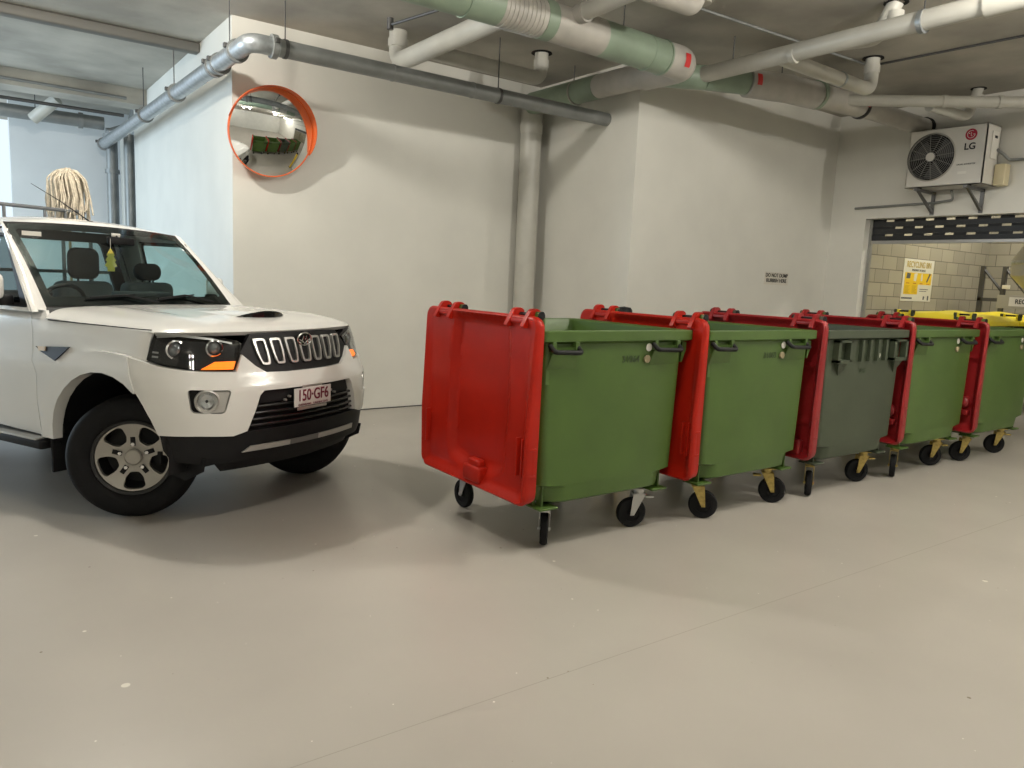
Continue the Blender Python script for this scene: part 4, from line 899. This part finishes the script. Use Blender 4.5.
# wheels
def wheel(u,v,steer,side):
    w=bpy.data.objects.new('wheel',None); COL.objects.link(w); w.parent=ute; w.location=(u,v,.386); w.rotation_euler=(0,0,R_(steer)+(0 if side<0 else pi))
    # local: outward face = -Y
    MY=Matrix.Rotation(pi/2,4,'X')   # local z -> -Y
    ty=[(.232,.095),(.262,.118),(.30,.126),(.345,.122),(.372,.104),(.385,.085),(.386,.03),(.379,.026),(.379,.018),(.386,.014),(.386,-.014),(.379,-.018),(.379,-.026),(.386,-.03),(.385,-.085),(.372,-.104),(.345,-.122),(.30,-.126),(.262,-.118),(.232,-.095)]
    MB().lathe(ty,72,MY,close=True).build('tyre',rubber,w,smooth=50)
    MB().lathe([(.233,.095),(.242,.108),(.236,.115),(.222,.108),(.214,.09),(.21,.03),(.20,-.09),(.001,-.09)],64,MY).build('rim_barrel',mat('dark_alloy',(.05,.05,.05),.5,.6),w)
    def fm(x,z,off=0):
        r=math.hypot(x,z); y=.062+.040*(1-(r/.22)**2)*0+.035*min(1,max(0,(r-.06)/.16))**1.5; return (x,-(y+off),z)
    holes=[]
    for k in range(5):
        a=R_(132-18+72*k-58.5+.0); c=Vector((math.cos(a),math.sin(a))); nrm=Vector((-c.y,c.x))
        sh=[(.098,-.026),(.13,-.052),(.185,-.066),(.203,-.045),(.207,0),(.203,.045),(.185,.066),(.13,.052),(.098,.026)]
        holes.append(rounded([tuple(c*r+nrm*s) for r,s in sh],.014,3))
    q=MB(); patch(q,[(.222*math.cos(k*pi/32),.222*math.sin(k*pi/32)) for k in range(64)],fm,.012,holes,.035); sp_=q.build('rim_face',alloy,w,smooth=30)
    MB().lathe([(.052,.055),(.052,.085),(.044,.092),(.001,.093)],32,MY).build('centre_cap',alloy,w)
    for k in range(5):
        a=R_(132-18+72*k-22.5); c=Vector((math.cos(a),0,math.sin(a)))
        MB().cyl(Vector((0,-.060,0))+c*.082,Vector((0,-.082,0))+c*.082,.012,6).build('wheel_nut',chrome,w)
        a2=Matrix.Rotation(-a,4,'Y'); MB().rbox(.070,.128,-.0745,-.070,-.0145,.0145,.002,a2).build('spoke_slot',black,w)
    return w
wheel(-.085,-.655,41,-1); wheel(.02,.73,30,1)
wheel(-3.04,-.775,0,-1); wheel(-3.04,.775,0,1)
# wheel wells, chassis, mud flaps, steps
for s in(-1,1):
    q=MB(); q.grid(lambda i,j:(-.02+.50*math.cos(pi*(-.05+1.1*i)),s*(.86-.5*j),.455+.50*math.sin(pi*(-.05+1.1*i))),24,4); q.build('wheel_well',black,ute)
    MB().rbox(-.585,-.56,min(s*.62,s*.90),max(s*.62,s*.90),.24,.50,.006).build('mud_flap',rubber,ute)
    st=MB().rbox(-2.12,-.60,min(s*.80,s*.955),max(s*.80,s*.955),.39,.455,.02).build('side_step',black,ute); MB().rbox(-2.08,-.64,min(s*.85,s*.962),max(s*.85,s*.962),.45,.462,.004).build('step_tread',satin,st)
MB().rbox(-4.7,.35,-.42,.42,.36,.56,.03).box(-.1,.1,-.62,.62,.34,.42).box(-.45,.6,-.35,.35,.56,1.10).build('chassis',black,ute)
# tray behind the cab with headboard rack
tb=MB().box(-4.65,-2.32,-.93,.93,.80,.86); tb.box(-4.65,-2.32,-.93,-.90,.86,1.15).box(-4.65,-2.32,.90,.93,.86,1.15).box(-4.65,-4.62,-.93,.93,.86,1.15); tr_=tb.build('tray',carw,ute,bevel=.006)
hb=MB()
for z in(1.50,1.32,.95): hb.tube([(-2.36,-.85,z),(-2.36,.85,z)],.014,8)
for v in(-.85,-.6,-.35,.35,.6,.85): hb.tube([(-2.36,v,.86),(-2.36,v,1.78)],.016,8)
hb.tube([(-2.36,-.85,1.78),(-2.36,.85,1.78)],.018,8)
hb.build('headboard',mat('rack_grey',(.16,.17,.18),.5,.4),tr_)
rr=MB().tube([(-2.36,-.72,2.025),(-2.36,.555,2.025)],.016,10)
for v in(-.70,-.42,-.13,.20,.38,.54): rr.tube([(-2.36,v,1.78),(-2.36,v,2.02)],.013,8)
rr.tube([(-2.36,-.72,2.025),(-4.4,-.72,2.025)],.016,10).tube([(-4.4,-.72,.86),(-4.4,-.72,2.025)],.016,8); rr.build('ladder_rack',mat('rack_grey',(.16,.17,.18),.5,.4),tr_)
# mop standing upside down in the tray
F_=Vector((math.cos(R_(CH)),math.sin(R_(CH)),0)); L_=Vector((-F_.y,F_.x,0))
mp=Vector((CU,CV,0))+F_*-2.5+L_*.50
mo=thing('mop','string mop standing head up in the truck tray','mop',(mp.x,mp.y,.86))
MB().cyl((0,0,0),(0,0,1.48),.012,10).build('handle',mat('mop_handle',(.35,.25,.12),.5),mo); MB().rbox(-.06,.06,-.03,.03,1.40,1.47,.01).build('mop_clamp',white,mo)
random.seed(3); q=MB()
for k in range(150):
    a=random.uniform(0,2*pi); r=random.uniform(.03,.175); dr=random.uniform(.34,.46); tz=1.56+random.uniform(-.02,.02)-.25*r
    pts=[Vector((0,0,1.47)),Vector((.45*r*math.cos(a),.45*r*math.sin(a),tz)),Vector((r*math.cos(a),r*math.sin(a),tz-.09)),Vector((r*1.10*math.cos(a+.15),r*1.10*math.sin(a+.15),tz-.24)),Vector((r*1.12*math.cos(a+random.uniform(-.2,.3)),r*1.12*math.sin(a+random.uniform(-.2,.3)),tz-dr))]
    q.tube(fillet(pts,.06,3),.0075,5)
q.build('mop_strings',mop,mo,smooth=80)
# ---------------------------------------------------------------- every loose piece of these parts becomes a part of its own
for o in [o for o in list(bpy.data.objects) if o.type=='MESH' and o.name.split('.')[0] in ('handle_bracket','rim_bracket','footer_emblem','text_lines','footer_lines','hinge_post','steel_conduit')]:
    me=o.data; par=list(range(len(me.vertices)))
    def find(a):
        while par[a]!=a: par[a]=par[par[a]]; a=par[a]
        return a
    for e in me.edges:
        a,b=find(e.vertices[0]),find(e.vertices[1])
        if a!=b: par[a]=b
    comp={}
    for p in me.polygons: comp.setdefault(find(p.vertices[0]),[]).append(tuple(p.vertices))
    if len(comp)<2: continue
    co=[v.co.copy() for v in me.vertices]; first=True
    for fs in comp.values():
        ids=sorted({i for f in fs for i in f}); mp_={i:k for k,i in enumerate(ids)}
        nm=o.name.split('.')[0]; m2=bpy.data.meshes.new(nm); m2.from_pydata([co[i] for i in ids],[],[tuple(mp_[i] for i in f) for f in fs]); m2.materials.append(me.materials[0])
        if first: o.data=m2; first=False
        else: c=o.copy(); c.data=m2; COL.objects.link(c)
